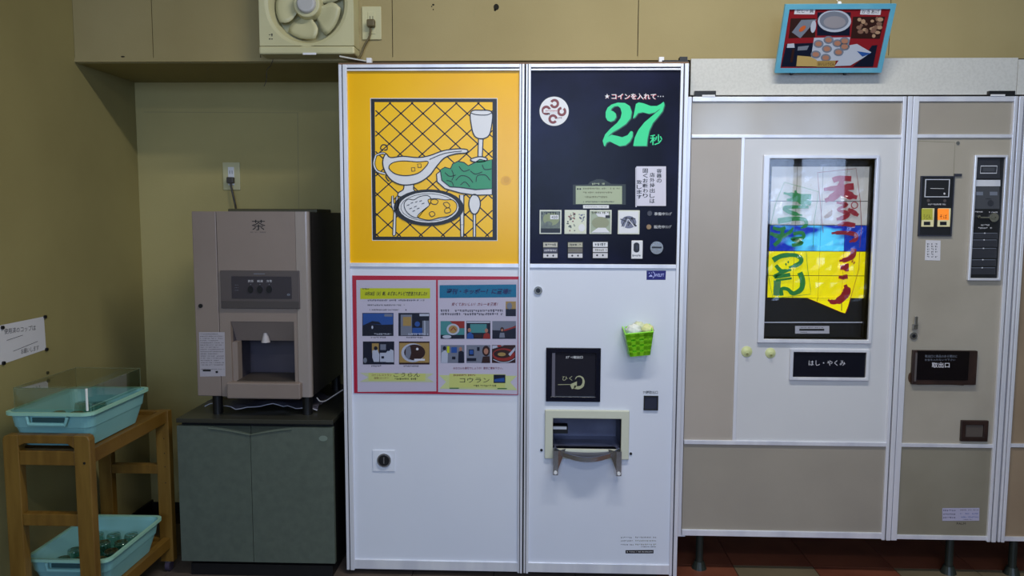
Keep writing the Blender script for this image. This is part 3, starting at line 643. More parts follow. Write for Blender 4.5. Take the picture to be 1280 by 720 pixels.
f.rect(512, 429, 638, 524, PGY, 2); f.poly([(514, 524), (516, 470), (535, 455), (550, 470), (548, 524)], PW, 3); f.ell(532, 446, 9, 11, PBD, 4, 12); f.rect(545, 435, 558, 470, LIMEP, 4); f.rect(568, 440, 598, 470, PB, 4); f.rect(572, 490, 590, 505, PBD, 4); f.poly([(604, 524), (606, 465), (620, 458), (634, 466), (636, 524)], PBD, 4); f.ell(617, 450, 8, 11, PSK, 5, 12)
f.rect(648, 429, 775, 524, PGY, 2); f.rect(660, 452, 688, 486, PBD, 3); f.rect(664, 456, 684, 478, PB, 4); f.rect(704, 440, 718, 460, PBD, 3); f.rect(650, 498, 700, 514, PBD, 3); f.ell(752, 460, 20, 28, PBR, 4, 16); f.ell(752, 462, 12, 16, PSK, 5, 14); f.poly([(728, 524), (735, 490), (770, 488), (774, 524)], PBR, 4)
f.rect(783, 429, 908, 524, PBR, 2); f.ell(846, 480, 60, 34, PRD, 3, 20); f.ell(840, 476, 48, 22, PBR, 4, 18); f.ell(835, 478, 22, 10, PTAN, 5, 12); f.poly([(870, 478), (905, 440), (905, 456), (880, 488)], PW, 6); f.poly([(785, 432), (850, 430), (785, 450)], PW, 4); f.ell(822, 434, 12, 6, PRD, 5, 10); f.line([(790, 505), (830, 520), (870, 518), (905, 500)], 4, PW, 5, sm=4)
f.text('みなさんも冒険でしょうか！是非ご賞味下さい。', 578, 545, 840, 558, DRED, 2, bold=.01)
f.poly([(502, 588), (916, 592), (880, 626), (918, 668), (506, 660), (540, 624)], mat('lime_soft', (206, 216, 146), .4), 2); f.poly([(558, 580), (856, 584), (852, 656), (556, 654)], YG, 3)
f.text('コウラン', 612, 602, 770, 628, INK, 4); f.marks(580, 584, 694, 594, DRED, 4); f.marks(686, 640, 808, 650, INK, 4); f.rect(792, 586, 854, 630, PBD, 4); f.poly([(796, 610), (848, 602), (850, 624), (796, 624)], PB, 5); f.rect(558, 655, 608, 660, PG, 4); f.rect(812, 657, 862, 662, PG, 4)
f.done('notice_print', np_)
x0b, x1b, z0b, z1b = x0, x1, z0, z1
bm = NB(); nx, nz = 26, 20
vv = [[bm.verts.new((x0b+(x1b-x0b)*i/nx, -.0145+.0012*math.sin(i*1.9+j*.8)*math.sin(j*.7+i*.31)*(1 if j > 12 else .35), z0b+(z1b-z0b)*j/nz)) for j in range(nz+1)] for i in range(nx+1)]
for i in range(nx):
    for j in range(nz): bm.faces.new((vv[i][j], vv[i+1][j], vv[i+1][j+1], vv[i][j+1]))
link('plastic_sleeve', bm, clear('sleeve_film', (250, 250, 255), .12, .03, .35), np_, smooth=True)

# ================================================================== LIME BASKET on the door
c0 = uy(781, 408, -.02); c1 = uy(813.5, 408, -.02)
lb = thing('magnetic_basket', 'small lime green plastic basket stuck on the white door', 'basket', ((c0.x+c1.x)/2+.006, -.002, uy(800, 443, -.03).z))
OFF[lb] = Vector((0, 0, 0)); lb.rotation_euler = (0, math.radians(-6), 0)
hw, H_ = .047, .098
def lat_panel(bm, P00, P10, P11, P01, nx, nz, t):
    """lattice of bars on a quad"""
    P00, P10, P11, P01 = map(Vector, (P00, P10, P11, P01)); nrm = (P10-P00).cross(P01-P00).normalized()*.0012
    def Pq(u, v_): return (P00*(1-u)+P10*u)*(1-v_)+(P01*(1-u)+P11*u)*v_
    def bar(u0, v0, u1, v1):
        q = [Pq(u0, v0), Pq(u1, v0), Pq(u1, v1), Pq(u0, v1)]
        a = [bm.verts.new(p+nrm) for p in q]; b = [bm.verts.new(p-nrm) for p in q]
        bm.faces.new(a); bm.faces.new(b[::-1])
        for i in range(4): bm.faces.new((a[i], b[i], b[(i+1) % 4], a[(i+1) % 4]))
    for i in range(nx+1): bar(min(i/nx, 1-t), 0, min(i/nx, 1-t)+t, 1)
    for j in range(nz+1): bar(0, min(j/nz, 1-t), 1, min(j/nz, 1-t)+t)
yb_, yt_ = -.048, -.085
bm = NB(); lat_panel(bm, (-hw*.72, yb_, 0), (hw*.72, yb_, 0), (hw, yt_, H_*.86), (-hw, yt_, H_*.86), 3, 4, .16)
link('front_lattice', bm, LIME, lb)
for s_ in (-1, 1):
    bm = NB(); lat_panel(bm, (s_*hw*.72, -.002, 0), (s_*hw*.72, yb_, 0), (s_*hw, yt_, H_*.86), (s_*hw, -.002, H_), 2, 4, .22); link('side_lattice', bm, LIME, lb)
link('back_plate', B(-hw*.8, hw*.8, -.004, -.001, 0, H_), LIME, lb); link('base', B(-hw*.74, hw*.74, yb_, -.002, -.002, .002), LIME, lb)
bm = NB(); rim = [(-hw, -.002, H_), (-hw, yt_, H_*.86), (hw, yt_, H_*.86), (hw, -.002, H_)]; tube(bm, rim, .0025); link('rim', bm, LIME, lb)
base_z = lb.location.z
for n_, (dx, dy, dz, r_, la) in enumerate(((-.024, -.045, .085, .026, 'crumpled white paper wad at the left of the lime basket'), (.026, -.028, .088, .022, 'crumpled pale yellow wad at the right of the lime basket'), (-.002, -.02, .098, .02, 'crumpled pale wad at the back of the lime basket'))):
    bm = NB(); bmesh.ops.create_icosphere(bm, subdivisions=3, radius=r_)
    rr = random.Random(n_)
    ph = [rr.uniform(0, 6) for _ in range(6)]
    for v in bm.verts:
        d = v.co.normalized(); v.co *= 1+.16*math.sin(d.x*7+ph[0])*math.sin(d.y*8+ph[1])+.12*math.sin(d.z*11+ph[2]+d.x*5); v.co.z *= .85
    bmesh.ops.translate(bm, verts=bm.verts, vec=(lb.location.x+dx, -.002+dy, base_z+dz))
    o = link('paper_wad', bm, smooth=True, m=[mat('white_tissue', (226, 230, 224), .8), mat('pale_yellow_tissue', (220, 220, 160), .8), mat('pale_tissue', (214, 220, 186), .8)][n_]); tag(o, la, 'paper', )

# ================================================================== NOODLE MACHINES
YN0 = .05; NT = 1.727; NBm = .150
def shell(parent, x0, x1):
    bm = NB(); box(bm, x0+.003, x0+.010, YN0+.03, YB-.02, NBm, NT-.003); box(bm, x1-.010, x1-.003, YN0+.03, YB-.02, NBm, NT-.003)
    box(bm, x0+.010, x1-.010, YB-.03, YB-.02, NBm, NT-.003); box(bm, x0+.010, x1-.010, YN0+.03, YB-.03, NT-.01, NT-.003); box(bm, x0+.010, x1-.010, YN0+.03, YB-.03, NBm, NBm+.012)
    return link('body', bm, BODYD, parent)
def mleg(parent, x, y):
    bm = NB(); cyl(bm, (x, y, .03), .014, NBm-.03, 'Z', 14); cyl(bm, (x, y, .002), .028, .028, 'Z', 18, .018); link('foot', bm, mat('dark_foot', (46, 52, 48), .4, .3), parent)
nm = thing('noodle_vending_machine', 'beige and silver noodle vending machine with lit yellow and blue display', 'vending machine', (1.79, .3, 0))
shell(nm, 1.2085, 2.354)
for x in (1.303, 2.22, ):
    for y in (.10, .45): mleg(nm, x, y)
ux0, ux1, ux2 = 1.2085, 1.9790, 2.352
yF = YN0
# main door
DW = BX(957.5, 198.5, 1089, 424, yF); DO = BX(950, 194, 1093, 428.5, yF)
d1 = link('door', grid_panel(NB(), ux0+.001, ux1-.001, NBm, NT, yF+.022, yF+.03, [DW]), ALUD, nm)
def uvx(px, py): return uy(px, py, yF).x
def uvz(px, py): return uy(px, py, yF).z
lt = .014; rt = .034
link('edge_trim', B(ux0, ux0+lt, yF-.006, yF+.02, NBm-.004, NT), ALU, d1, bevel=.001)
trim_v(ux1-rt, ux1-.003, NBm-.004, NT, yF, d1)
za = uvz(1000, 127); zb = uvz(1000, 168.5); zc = uvz(1000, 172.5); zd = uvz(1000, 551.5); ze = uvz(1000, 556.5); zg = uvz(980, 663.5)
L0, R0 = ux0+lt+.003, ux1-rt
link('edge_trim', B(L0, R0, yF-.006, yF+.02, za, NT), ALU, d1, bevel=.001)
link('edge_trim', B(L0, R0, yF-.004, yF+.02, zc, zb), ALU, d1, bevel=.001)
link('edge_trim', B(L0, R0, yF-.006, yF+.02, ze, zd), ALU, d1, bevel=.001)
link('edge_trim', B(L0, R0, yF-.006, yF+.02, NBm, zg), ALU, d1, bevel=.001)
link('header_panel', B(L0, R0, yF+.001, yF+.02, zb, za), BEIGEG, d1)
xd = uvx(921, 360); xe = uvx(925, 360)
link('side_panel', B(L0, xd, yF+.001, yF+.02, zd, zc), BEIGES, d1)
link('edge_trim', B(xd, xe, yF-.004, yF+.02, zd, zc), ALU, d1, bevel=.001)
link('main_panel', grid_panel(NB(), xe, R0, zd, zc, yF, yF+.02, [DW]), GREYW, d1)
link('lower_panel', B(L0, R0, yF+.001, yF+.02, zg, ze), BEIGE, d1)
link('edge_trim', B(ux0-.001, ux0+.03, yF+.0, yF+.02, NBm-.006, NBm), WHITEP, d1)
# display window
ds = link('display_frame', grid_panel(NB(), DO[0], DO[1], DO[2], DO[3], yF-.012, yF, [DW]), ALU, d1, bevel=.002)
link('display_box', open_box(NB(), DW[0], DW[1], DW[2], DW[3], yF, yF+.055), BLACKM, d1)
yD = yF+.05
link('backing', B(DW[0]+.002, DW[1]-.002, yD, yD+.003, DW[2]+.002, DW[3]-.002), BLACKM, ds)
TW = mat('lit_white_tile', (206, 206, 196), .25, emit=.3); TBL = mat('lit_blue_tile', (8, 60, 190), .2, emit=.3); TBC = mat('blue_tile_hot_spot', (6, 44, 175), .2, emit=.6, c2=(90, 215, 255), scale=11, detail=2, lo=.46, hi=.6, stretch=(.7, 1, 1.3)); TY = mat('lit_yellow_tile', (250, 236, 4), .25, emit=.5)  # cyan bright spot painted into the blue tiles' colour and glow
tx = [BX(961.5, 208, 1084, 372, yD)[0], BX(993.5, 208, 1084, 372, yD)[0], BX(1025.5, 208, 1084, 372, yD)[0], BX(1055.5, 208, 1084, 372, yD)[0], BX(961, 208, 1084, 372, yD)[1]]
tz = [uy(1020, y, yD).z for y in (208, 251.5, 281.5, 314, 344.5, 372.5)]
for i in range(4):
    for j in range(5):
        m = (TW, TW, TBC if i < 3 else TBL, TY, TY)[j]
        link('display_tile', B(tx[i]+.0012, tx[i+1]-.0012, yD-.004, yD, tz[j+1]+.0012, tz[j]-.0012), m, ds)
# hanging paper flags, each with brush lettering
KR = mat('red_brush', (180, 30, 48), .3, emit=.06); KG = mat('green_brush', (42, 160, 72), .3, emit=.06)
f = Flat((0, yD-.012, 0), step=.0003)
f.z(950, 300, 5.538); f.poly([(325, 402), (400, 402), (625, 402), (610, 455), (590, 508), (560, 500), (400, 432)], TY, 0)
f.line([(400, 402), (395, 425)], 3, INK, 1); f.line([(565, 402), (565, 490)], 5, INK, 1)
f.line([(325, 402), (400, 432), (560, 500), (590, 508), (612, 455), (628, 400)], 3, RED, 2)
f.z(950, 195, 6.262)
def stroke(pts, w_, m, L=3): f.line(pts, [q*1.25 for q in w_] if isinstance(w_, list) else w_*1.25, m, L, sm=5)
# red outline
f.line([(495, 600), (470, 350), (450, 130), (752, 98), (785, 350), (795, 560), (780, 715)], 4, RED, 2)
f.line([(80, 560), (120, 380), (190, 205), (460, 280), (425, 500), (415, 715)], 3.5, KG, 2); f.line([(80, 560), (72, 715)], 3, KG, 2)
# 天
stroke([(570, 190), (620, 175), (715, 178)], 34, KR); stroke([(500, 262), (600, 250), (735, 238)], [20, 30, 42], KR, 4)
stroke([(640, 190), (628, 250), (590, 310), (510, 350)], [30, 42, 48, 26], KR, 5); stroke([(610, 250), (680, 300), (760, 325)], [36, 50, 26], KR, 6)
# ぷ
stroke([(600, 365), (680, 380), (610, 420), (690, 450), (660, 480), (600, 495)], [14, 22, 16, 26, 30, 18], KR); stroke([(690, 415), (730, 440), (770, 465)], [20, 32, 22], KR, 4)
f.line([(740+25*math.cos(t*PI/9), 385+25*math.sin(t*PI/9)) for t in range(19)], 8, KR, 4); stroke([(505, 480), (540, 460), (565, 425)], [16, 26, 12], mat('tan_brush', (196, 160, 110), .4), 3)
# ら
stroke([(610, 540), (670, 530), (745, 545)], [16, 30, 30], KR); stroke([(560, 605), (640, 600), (740, 612), (750, 650), (700, 672)], [14, 24, 28, 26, 14], KR)
# き つ ね
stroke([(185, 290), (290, 310), (400, 320)], [14, 28, 34], KG, 4); stroke([(210, 345), (290, 340), (400, 372)], [16, 30, 30], KG, 5); stroke([(275, 270), (300, 330), (350, 395)], [14, 34, 20], KG, 6)
stroke([(380, 400), (210, 400), (200, 420), (250, 445), (330, 465)], [18, 22, 26, 26, 12], KG, 4)
stroke([(140, 510), (200, 500), (280, 490), (350, 500), (360, 540), (320, 565)], [36, 34, 26, 24, 24, 10], KG, 4)
stroke([(100, 560), (150, 575), (200, 560)], 20, KG, 4); stroke([(80, 605), (160, 630), (230, 600), (260, 560)], [22, 28, 22, 12], KG, 5); stroke([(180, 570), (160, 650), (110, 700)], 24, KG, 6)
stroke([(260, 610), (330, 600), (335, 640), (250, 650), (330, 680), (250, 700)], 22, KG, 5)
f.z(950, 300, 5.538)
stroke([(90, 140), (150, 110), (240, 105), (285, 130), (270, 165), (200, 190)], [30, 26, 22, 24, 24, 12], KG, 4); f.ell(180, 168, 6, 9, KG, 5, 10); f.ell(196, 153, 6, 9, KG, 5, 10)
stroke([(110, 175), (150, 215), (215, 205)], [20, 22, 14], KG, 5); stroke([(215, 205), (140, 230), (105, 255), (210, 240)], [14, 18, 22, 22], KG, 6)
stroke([(275, 225), (295, 280), (285, 340), (230, 370), (190, 340), (150, 340), (150, 385)], [30, 30, 28, 24, 20, 20, 22], KG, 4); stroke([(120, 280), (118, 330), (112, 385)], [40, 38, 34], mat('green_wash', (110, 184, 110), .4), 3); stroke([(110, 280), (220, 265)], 12, KG, 4)
f.line([(320, 80), (330, 200), (350, 340), (350, 375), (90, 405), (60, 260), (50, 130)], 3, KG, 3)
stroke([(650, 60), (640, 110), (600, 135), (550, 145)], [30, 32, 26, 12], KR, 4); stroke([(555, 190), (615, 190)], [26, 44], KR, 4); stroke([(590, 240), (595, 270)], 24, KR, 4); f.ell(640, 148, 5, 11, KR, 5, 8, rot=.6); f.ell(652, 158, 5, 11, KR, 5, 8, rot=.6)
stroke([(590, 310), (600, 360), (560, 410), (510, 430), (470, 415)], [20, 44, 40, 26, 12], KR, 4); stroke([(545, 255), (585, 265)], 18, KR, 4)
f.line([(690, 70), (685, 200), (640, 360), (600, 500)], 3, RED, 3)
hs = f.done('brush_lettering', ds)
# lower strip and slot label
f = Flat((0, yD-.004, 0)); f.z(950, 300, 5.538); f.rect(12, 566, 728, 574, ALU, 1); f.rect(243, 595, 480, 648, PAPER, 1); f.rect(272, 615, 445, 628, INK, 2); f.marks(275, 602, 440, 610, DKB, 2); f.marks(280, 636, 340, 642, DKB, 2); f.done('slot_label', ds)
# crumpled clear wrap over the lettering
bm = NB(); nx, nz = 14, 22; rr = random.Random(3)
def hh(i, j): return .006*math.sin(i*1.1+j*.45)*math.cos(j*.8-i*.5)+.003*math.sin(i*2.3+j*1.7)
x0, x1, z0, z1 = BX(958, 205, 1087, 376, yD-.025)
vv = [[bm.verts.new((x0+(x1-x0)*i/nx, yD-.026+hh(i, j), z0+(z1-z0)*j/nz)) for j in range(nz+1)] for i in range(nx+1)]
for i in range(nx):
    for j in range(nz): bm.faces.new((vv[i][j], vv[i+1][j], vv[i+1][j+1], vv[i][j+1]))
link('clear_wrap', bm, clear('wrap_film', (250, 250, 252), .1, .035, .4), ds)
link('glass_pane', B(DW[0], DW[1], yF-.004, yF-.002, DW[2], DW[3]), clear('display_glass', (250, 250, 252), .02, .04, .4), ds)
# chopstick box
x0, x1, z0, z1 = BX(986.5, 436, 1085, 475, yF)
o = link('chopstick_box_frame', frame_bm(NB(), x0, x1, z0, z1, .011, yF-.012, yF), ALU, d1, bevel=.002); link('chopstick_box', B(x0+.011, x1-.011, yF-.004, yF, z0+.011, z1-.011), mat('black_smoked', (14, 15, 28), .25), o)
f = Flat((0, yF-.004, 0)); f.z(920, 420, 6.737); f.text('はし・やくみ', 612, 205, 920, 250, PAPER, 1); f.done('box_lettering', o)
for i, (px, py, r_, la) in enumerate(((933.4, 439.5, 7, 'left of two yellowed suction cups beside the chopstick box'), (963, 441.3, 6.6, 'right of two yellowed suction cups beside the chopstick box'))):
    c = uy(px, py, yF); R_ = r_/FPX*2.74; t = thing('suction_cup', la, 'suction cup', (c.x, yF, c.z), 'suction cups on the noodle machine')
    SCM = mat('yellowed_rubber', (206, 212, 156), .35); bm = NB(); cyl(bm, (c.x, yF, c.z), R_, -.003, 'Y', 24, R_*.9); cyl(bm, (c.x, yF-.003, c.z), R_*.85, -.005, 'Y', 24, R_*.3); link('cup', bm, SCM, t)
    link('peg', cyl(NB(), (c.x, yF-.008, c.z-R_*.3), .003, -.008, 'Y', 10), mat('olive_peg', (140, 140, 90), .4), t)
# coin column
d2 = link('door', B(ux1+.001, ux2-.001, yF+.022, yF+.03, NBm, NT), ALUD, nm)
la_, ra_ = .020, .032
link('edge_trim', B(ux1, ux1+la_, yF-.008, yF+.02, NBm-.004, NT), ALU, d2, bevel=.001); trim_v(ux2-ra_, ux2-.002, NBm-.004, NT, yF, d2)
L1, R1 = ux1+la_, ux2-ra_
z1_, z2_, z3_ = uvz(1205, 127), uvz(1205, 168), uvz(1205, 172.5); z4_, z5_, z6_ = uvz(1190, 554.5), uvz(1190, 559), uvz(1180, 669)
for a, b in ((z1_, NT), (z3_, z2_), (z5_, z4_), (NBm, z6_)): link('edge_trim', B(L1, R1, yF-.005, yF+.02, a, b), ALU, d2, bevel=.001)
link('header_panel', B(L1, R1, yF+.001, yF+.02, z2_, z1_), BEIGEG, d2); link('main_panel', B(L1, R1, yF+.001, yF+.02, z4_, z3_), COLM, d2); link('lower_panel', B(L1, R1, yF+.001, yF+.02, z6_, z5_), COLP, d2)
RUST = mat('rust_stain', (70, 44, 26), .8)
f = Flat((0, yF+.001, 0)); f.z(1110, 380, 2.118)
f.poly([(65, 374), (90, 380), (120, 377), (150, 381), (170, 378), (175, 374)], RUST, 1); f.poly([(60, 210), (80, 214), (150, 213), (200, 216), (205, 209), (60, 206)], RUST, 1); f.ell(60, 195, 7, 14, RUST, 1, 12)
f.cut('rust_mark', d2); f.z(1110, 170, 3.788); f.line([(135, 24), (318, 30), (310, 190)], 1.6, OL, 1)
f.cut('hatch_outline', d2); f.z(1170, 628, 19.7); f.text('PALM', 510, 495, 730, 548, INK, 1)
f.done('small_lettering', d2)
for px, py in ((1197.2, 178.7),): disc(px, py, 2.2, yF, yF-.002, .003, CHROME, d2, 'screw', 10)
link('latch', pbox(NB(), (1192.5, 217.2, 1201.5, 220.5), yF, yF-.005, yF+.001), ALUD, d2)
# order buttons
x0, x1, z0, z1 = BX(1148.7, 220, 1190.6, 295.3, yF)
o = link('button_panel', frame_bm(NB(), x0, x1, z0, z1, .004, yF-.006, yF+.001), ALUD, d2); link('panel_face', B(x0+.004, x1-.004, yF-.003, yF+.001, z0+.004, z1-.004), BLACKM, o)
LO = mat('lit_orange_button', (222, 120, 30), .4, emit=.7); LGN = mat('lit_olive_button', (150, 150, 50), .4, emit=.35); LW = mat('lit_cream', (214, 206, 160), .4, emit=.15)
x0, x1, z0, z1 = BX(1156, 224, 1186.6, 246.5, yF-.004); link('menu_window', frame_bm(NB(), x0, x1, z0, z1, .0025, yF-.006, yF-.003), ALU, o); link('menu_window', B(x0+.0025, x1-.0025, yF-.0045, yF-.003, z0+.0025, z1-.0025), BLACKM, o)
for (a, b, m) in ((1151.3, 1166.4, LGN), (1171.4, 1186.8, LO)):
    bb = link('order_button', pbox(NB(), (a, 260.4, b, 283.4), yF, yF-.007, yF-.003), LW, o, bevel=.001)
    g = Flat((0, yF-.007, 0)); g.rect(a+.6, 261, b-.6, 275, m, 1); g.text('うどん' if m is LGN else 'そば', a+3, 268, b-3, 273.5, INK, 2); g.rect(a+3.5, 277, b-3.5, 281.5, INK, 1); g.done('button_label', bb)
f = Flat((0, yF-.003, 0)); f.marks(1160, 254.5, 1182, 256.5, PAPER, 1); f.ell(1160.5, 250.6, 2, 2, DKB, 1, 10); f.ell(1181, 251, 2, 2, DKB, 1, 10); f.line([(1163, 235.5), (1180, 235.8)], .6, PAPER, 4); f.ell(1180.5, 242, 1.3, 1.3, PAPER, 4, 8); f.done('button_panel_print', o)
# coin mechanism
x0, x1, z0, z1 = BX(1212.3, 194, 1253.5, 350.5, yF)
o = link('coin_unit', frame_bm(NB(), x0, x1, z0, z1, .0085, yF-.012, yF+.001), ALU, d2, bevel=.002); link('coin_face', B(x0+.0085, x1-.0085, yF-.002, yF+.001, z0+.0085, z1-.0085), BLACKM, o)
f = Flat((0, yF-.002, 0)); f.z(1110, 170, 3.788); CG = mat('charcoal_plate', (52, 54, 62), .3); CG2 = mat('charcoal_grey', (74, 76, 82), .35)
f.rect(412, 106, 530, 200, CG, 1); f.rect(412, 208, 532, 238, ALU, 2); f.rect(408, 240, 528, 345, CG2, 1); f.line([(440, 142), (517, 142), (514, 176), (437, 176)], 4, ALU, 3, closed=True); f.rect(450, 150, 505, 168, CG2, 3)
f.rect(418, 264, 450, 281, PGY, 3); f.rect(482, 264, 518, 281, PGY, 3); f.ell(486, 318, 15, 15, CG, 3, 18); f.marks(462, 296, 490, 300, INK, 3)
f.cut('coin_unit_print', o); f.marks(408, 356, 450, 362, PAPER, 3); f.marks(478, 358, 520, 364, PAPER, 3); f.marks(440, 418, 480, 426, PAPER, 3); f.marks(428, 432, 492, 440, PAPER, 3)
for k, (ya, yb2) in enumerate(((460, 486), (492, 525), (532, 578), (586, 616), (624, 655))): f.rect(398-k*3, ya, 518-k*3, yb2, CG, 1); f.line([(398-k*3, ya), (518-k*3, ya)], 2.5, PGY, 2); f.ell(458-k*3, ya, 4, 3, PAPER, 3, 8); f.line([(518-k*3, ya), (518-k*3, yb2)], 2, CG2, 2)
f.done('coin_unit_print', o)
c = uy(1242, 271.8, yF-.004); link('coin_slot', cyl(NB(), (c.x, yF-.008, c.z), .0155, .006, 'Y', 20), CHROME, o); link('coin_slot_gap', B(c.x-.012, c.x+.006, yF-.0085, yF-.007, c.z-.0012, c.z+.0012), INK, o)
c2_ = uy(1222.5, 270.8, yF-.004); bm = NB(); cyl(bm, (c2_.x, yF-.012, c2_.z), .005, .010, 'Y', 14); box(bm, c2_.x, c.x, yF-.012, yF-.009, c.z-.0022, c.z+.0022); link('return_lever', bm, CHROME, o)
# lock, retrieval hatch, small window
bm = NB(); pbox(bm, (1139.8, 405, 1145.5, 411), yF, yF-.012, yF+.001); pbox(bm, (1141.2, 395, 1144.6, 406), yF, yF-.016, yF-.010); link('lock_handle', bm, CHROME, d2, bevel=.001)
q, c, R_ = disc(1141.7, 419.8, 4.6, yF, yF-.004, .005, CHROME, d2, 'door_lock', 18); link('keyhole', cyl(NB(), (c.x, yF-.0045, c.z), R_*.5, .001), INK, q)
x0, x1, z0, z1 = BX(1138.5, 437.5, 1218.5, 480, yF)
o = link('retrieval_hatch', B(x0, x1, yF-.014, yF+.001, z0, z1), BROWNW, d2, bevel=.002); xi0, xi1, zi0, zi1 = BX(1145.5, 438.5, 1210.5, 475, yF-.014); link('hatch_window', B(xi0, xi1, yF-.017, yF-.014, zi0, zi1), mat('black_brown_acrylic', (16, 12, 16), .2), o, bevel=.001)
link('hatch_strip', B(x0+.006, x0+.012, yF-.018, yF-.014, z0+.012, z1-.008), mat('grey_strip', (90, 84, 84), .4), o)
f = Flat((0, yF-.017, 0)); f.z(1130, 420, 10.29); f.text('取出口', 358, 340, 586, 408, PAPER, 1, bold=.015); f.text('取出口に商品のある間はに', 272, 243, 684, 278, PGY, 1); f.text('お金を入れないで下さい', 268, 292, 660, 320, PGY, 1); f.done('hatch_lettering', o)
x0, x1, z0, z1 = BX(1199.8, 525, 1233.5, 551, yF); o = link('coin_return_frame', frame_bm(NB(), x0, x1, z0, z1, .016, yF-.010, yF+.001), BROWNW, d2, bevel=.002); link('coin_return_flap', B(x0+.016, x1-.016, yF-.004, yF+.001, z0+.012, z1-.012), mat('grey_flap', (86, 78, 72), .4), o)
# notes on the column
f = Flat((0, yF, 0)); f.z(1110, 170, 3.788); f.poly([(179, 493), (249, 495), (247, 590), (174, 588)], PAPER, 0)
for cx in (228, 210, 190):
    for j in range(6): f.marks(cx-5, 508+j*12, cx+5, 516+j*12, INK, 1)
o = f.done('paper_note'); tag(o, 'small white note taped below the lit order buttons', 'note')
f = Flat((0, yF, 0)); f.z(1170, 628, 19.7); f.poly([(155, 140), (1070, 135), (1065, 450), (155, 455)], mat('pale_blue_label', (176, 172, 196), .5), 0)
for k, y in enumerate((200, 290, 375)): f.marks(180, y-18, 480, y+18, PBD, 1, 1.5, .6); f.marks(595, y-28, 1050, y+5, PB if k else DKB, 1, 1.3, .6)
f.marks(670, 412, 900, 432, INK, 1); o = f.done('contact_label'); tag(o, 'pale printed label near the bottom of the coin door', 'label')
for (a, b, y) in ((868.5, 895, 113.5), (1236.5, 1269, 113.5)):
    x0, x1, z0, z1 = BX(a, y, b, 120.5, .045); link('top_hinge', B(x0, x1, .045, .0595, NT, z1), BLACKM, nm); link('hinge_plate', B(x0+(x1-x0)*(.35 if a < 900 else .05), x0+(x1-x0)*(.95 if a < 900 else .6), .042, .045, NT, NT+.006), WHT, nm)
# next machine, cut by the frame
n2 = thing('noodle_vending_machine', 'third vending machine at the right edge, cut off by the frame', 'vending machine', (2.75, .3, 0)); vx0, vx1 = 2.3585, 3.15
shell(n2, vx0, vx1); 
for x in (2.45, 3.08):
    for y in (.10, .45): mleg(n2, x, y)
d3 = link('door', B(vx0+.001, vx1-.001, yF+.022, yF+.03, NBm, NT), ALUD, n2); RBR = mat('tan_panel', (156, 136, 112), .35, c2=(140, 120, 98), scale=3)
trim_v(vx0, vx0+.022, NBm-.004, NT, yF, d3); link('edge_trim', B(vx1-.02, vx1, yF-.008, yF+.02, NBm-.004, NT), ALU, d3)
for a, b in ((z1_, NT), (z3_, z2_), (z5_+.004, z4_+.004), (NBm, z6_)): link('edge_trim', B(vx0+.022, vx1-.02, yF-.005, yF+.02, a, b), ALU, d3)
link('header_panel', B(vx0+.022, vx1-.02, yF+.001, yF+.02, z2_, z1_), BEIGEG, d3); link('main_panel', B(vx0+.022, vx1-.02, yF+.001, yF+.02, z4_, z3_), RBR, d3); link('lower_panel', B(vx0+.022, vx1-.02, yF+.001, yF+.02, z6_, z5_), RBR, d3)

# ================================================================== FRAMED PHOTO leaning out over the board
pb = uy(1033, 90, .035); pt_ = uy(1051, 4.5, -.055)
X0 = uy(967.5, 90, .035).x; X1 = uy(1100, 90, .035).x
A0 = Vector(((X0+X1)/2, .035, pb.z)); upv = Vector((0, -.09, pt_.z-pb.z)); Hh = upv.length; upv.normalize(); nv = Vector((0, -upv.z, upv.y)); nv = nv if nv.y < 0 else -nv
fp = thing('framed_photo', 'light blue framed food photo tilted forward above the white board', 'picture frame', tuple(A0))
def tilted(bm, u0, u1, v0, v1, d0, d1):
    vs = [bm.verts.new(A0+Vector((u, 0, 0))+upv*v_+nv*d) for u in (u0, u1) for v_ in (v0, v1) for d in (d0, d1)]
    for q in ((0, 1, 3, 2), (4, 6, 7, 5), (0, 4, 5, 1), (2, 3, 7, 6), (0, 2, 6, 4), (1, 5, 7, 3)): bm.faces.new([vs[i] for i in q])
    return bm
hw = (X1-X0)/2; SKY = mat('light_blue_frame', (92, 170, 200), .4, c2=(110, 182, 208), scale=12)
bm = NB(); t_ = .0155
tilted(bm, -hw, hw, 0, t_, 0, .012); tilted(bm, -hw, hw, Hh-t_, Hh, 0, .012); tilted(bm, -hw, -hw+t_, t_, Hh-t_, 0, .012); tilted(bm, hw-t_, hw, t_, Hh-t_, 0, .012)
link('frame', bm, SKY, fp); link('photo_sheet', tilted(NB(), -hw+t_, hw-t_, t_, Hh-t_, .001, .008), mat('red_photo_ground', (140, 28, 36), .3), fp)
f = Flat(A0+nv*.008, nv); f.z(960, 0, 7.2)
f.poly([(205, 165), (425, 165), (425, 335), (185, 345)], PBR, 1); f.poly([(215, 290), (300, 180), (440, 175), (290, 345)], PGY, 2); f.ell(310, 258, 38, 18, mat('orange_fillet', (200, 96, 44), .4), 3, 14, rot=-.7); f.ell(408, 240, 24, 56, PW, 3, 16, rot=.15)
f.poly([(445, 110), (745, 110), (735, 320), (440, 320)], PBD, 1); f.ell(598, 190, 150, 100, PW, 2, 28); f.ell(595, 185, 130, 82, PGY, 3, 28); f.ell(600, 200, 100, 55, mat('broth', (150, 146, 152), .4), 4, 24)
f.poly([(765, 150), (1055, 150), (1005, 350), (745, 345)], PBR, 1)
for k in range(20): a_, b_ = random.uniform(780, 1020), random.uniform(160, 325); f.ell(a_, b_, random.uniform(14, 30), random.uniform(12, 24), random.choice([mat('dumpling', (176, 142, 112), .5), mat('dumpling_dark', (130, 96, 78), .5)]), 2+k % 5, 10)
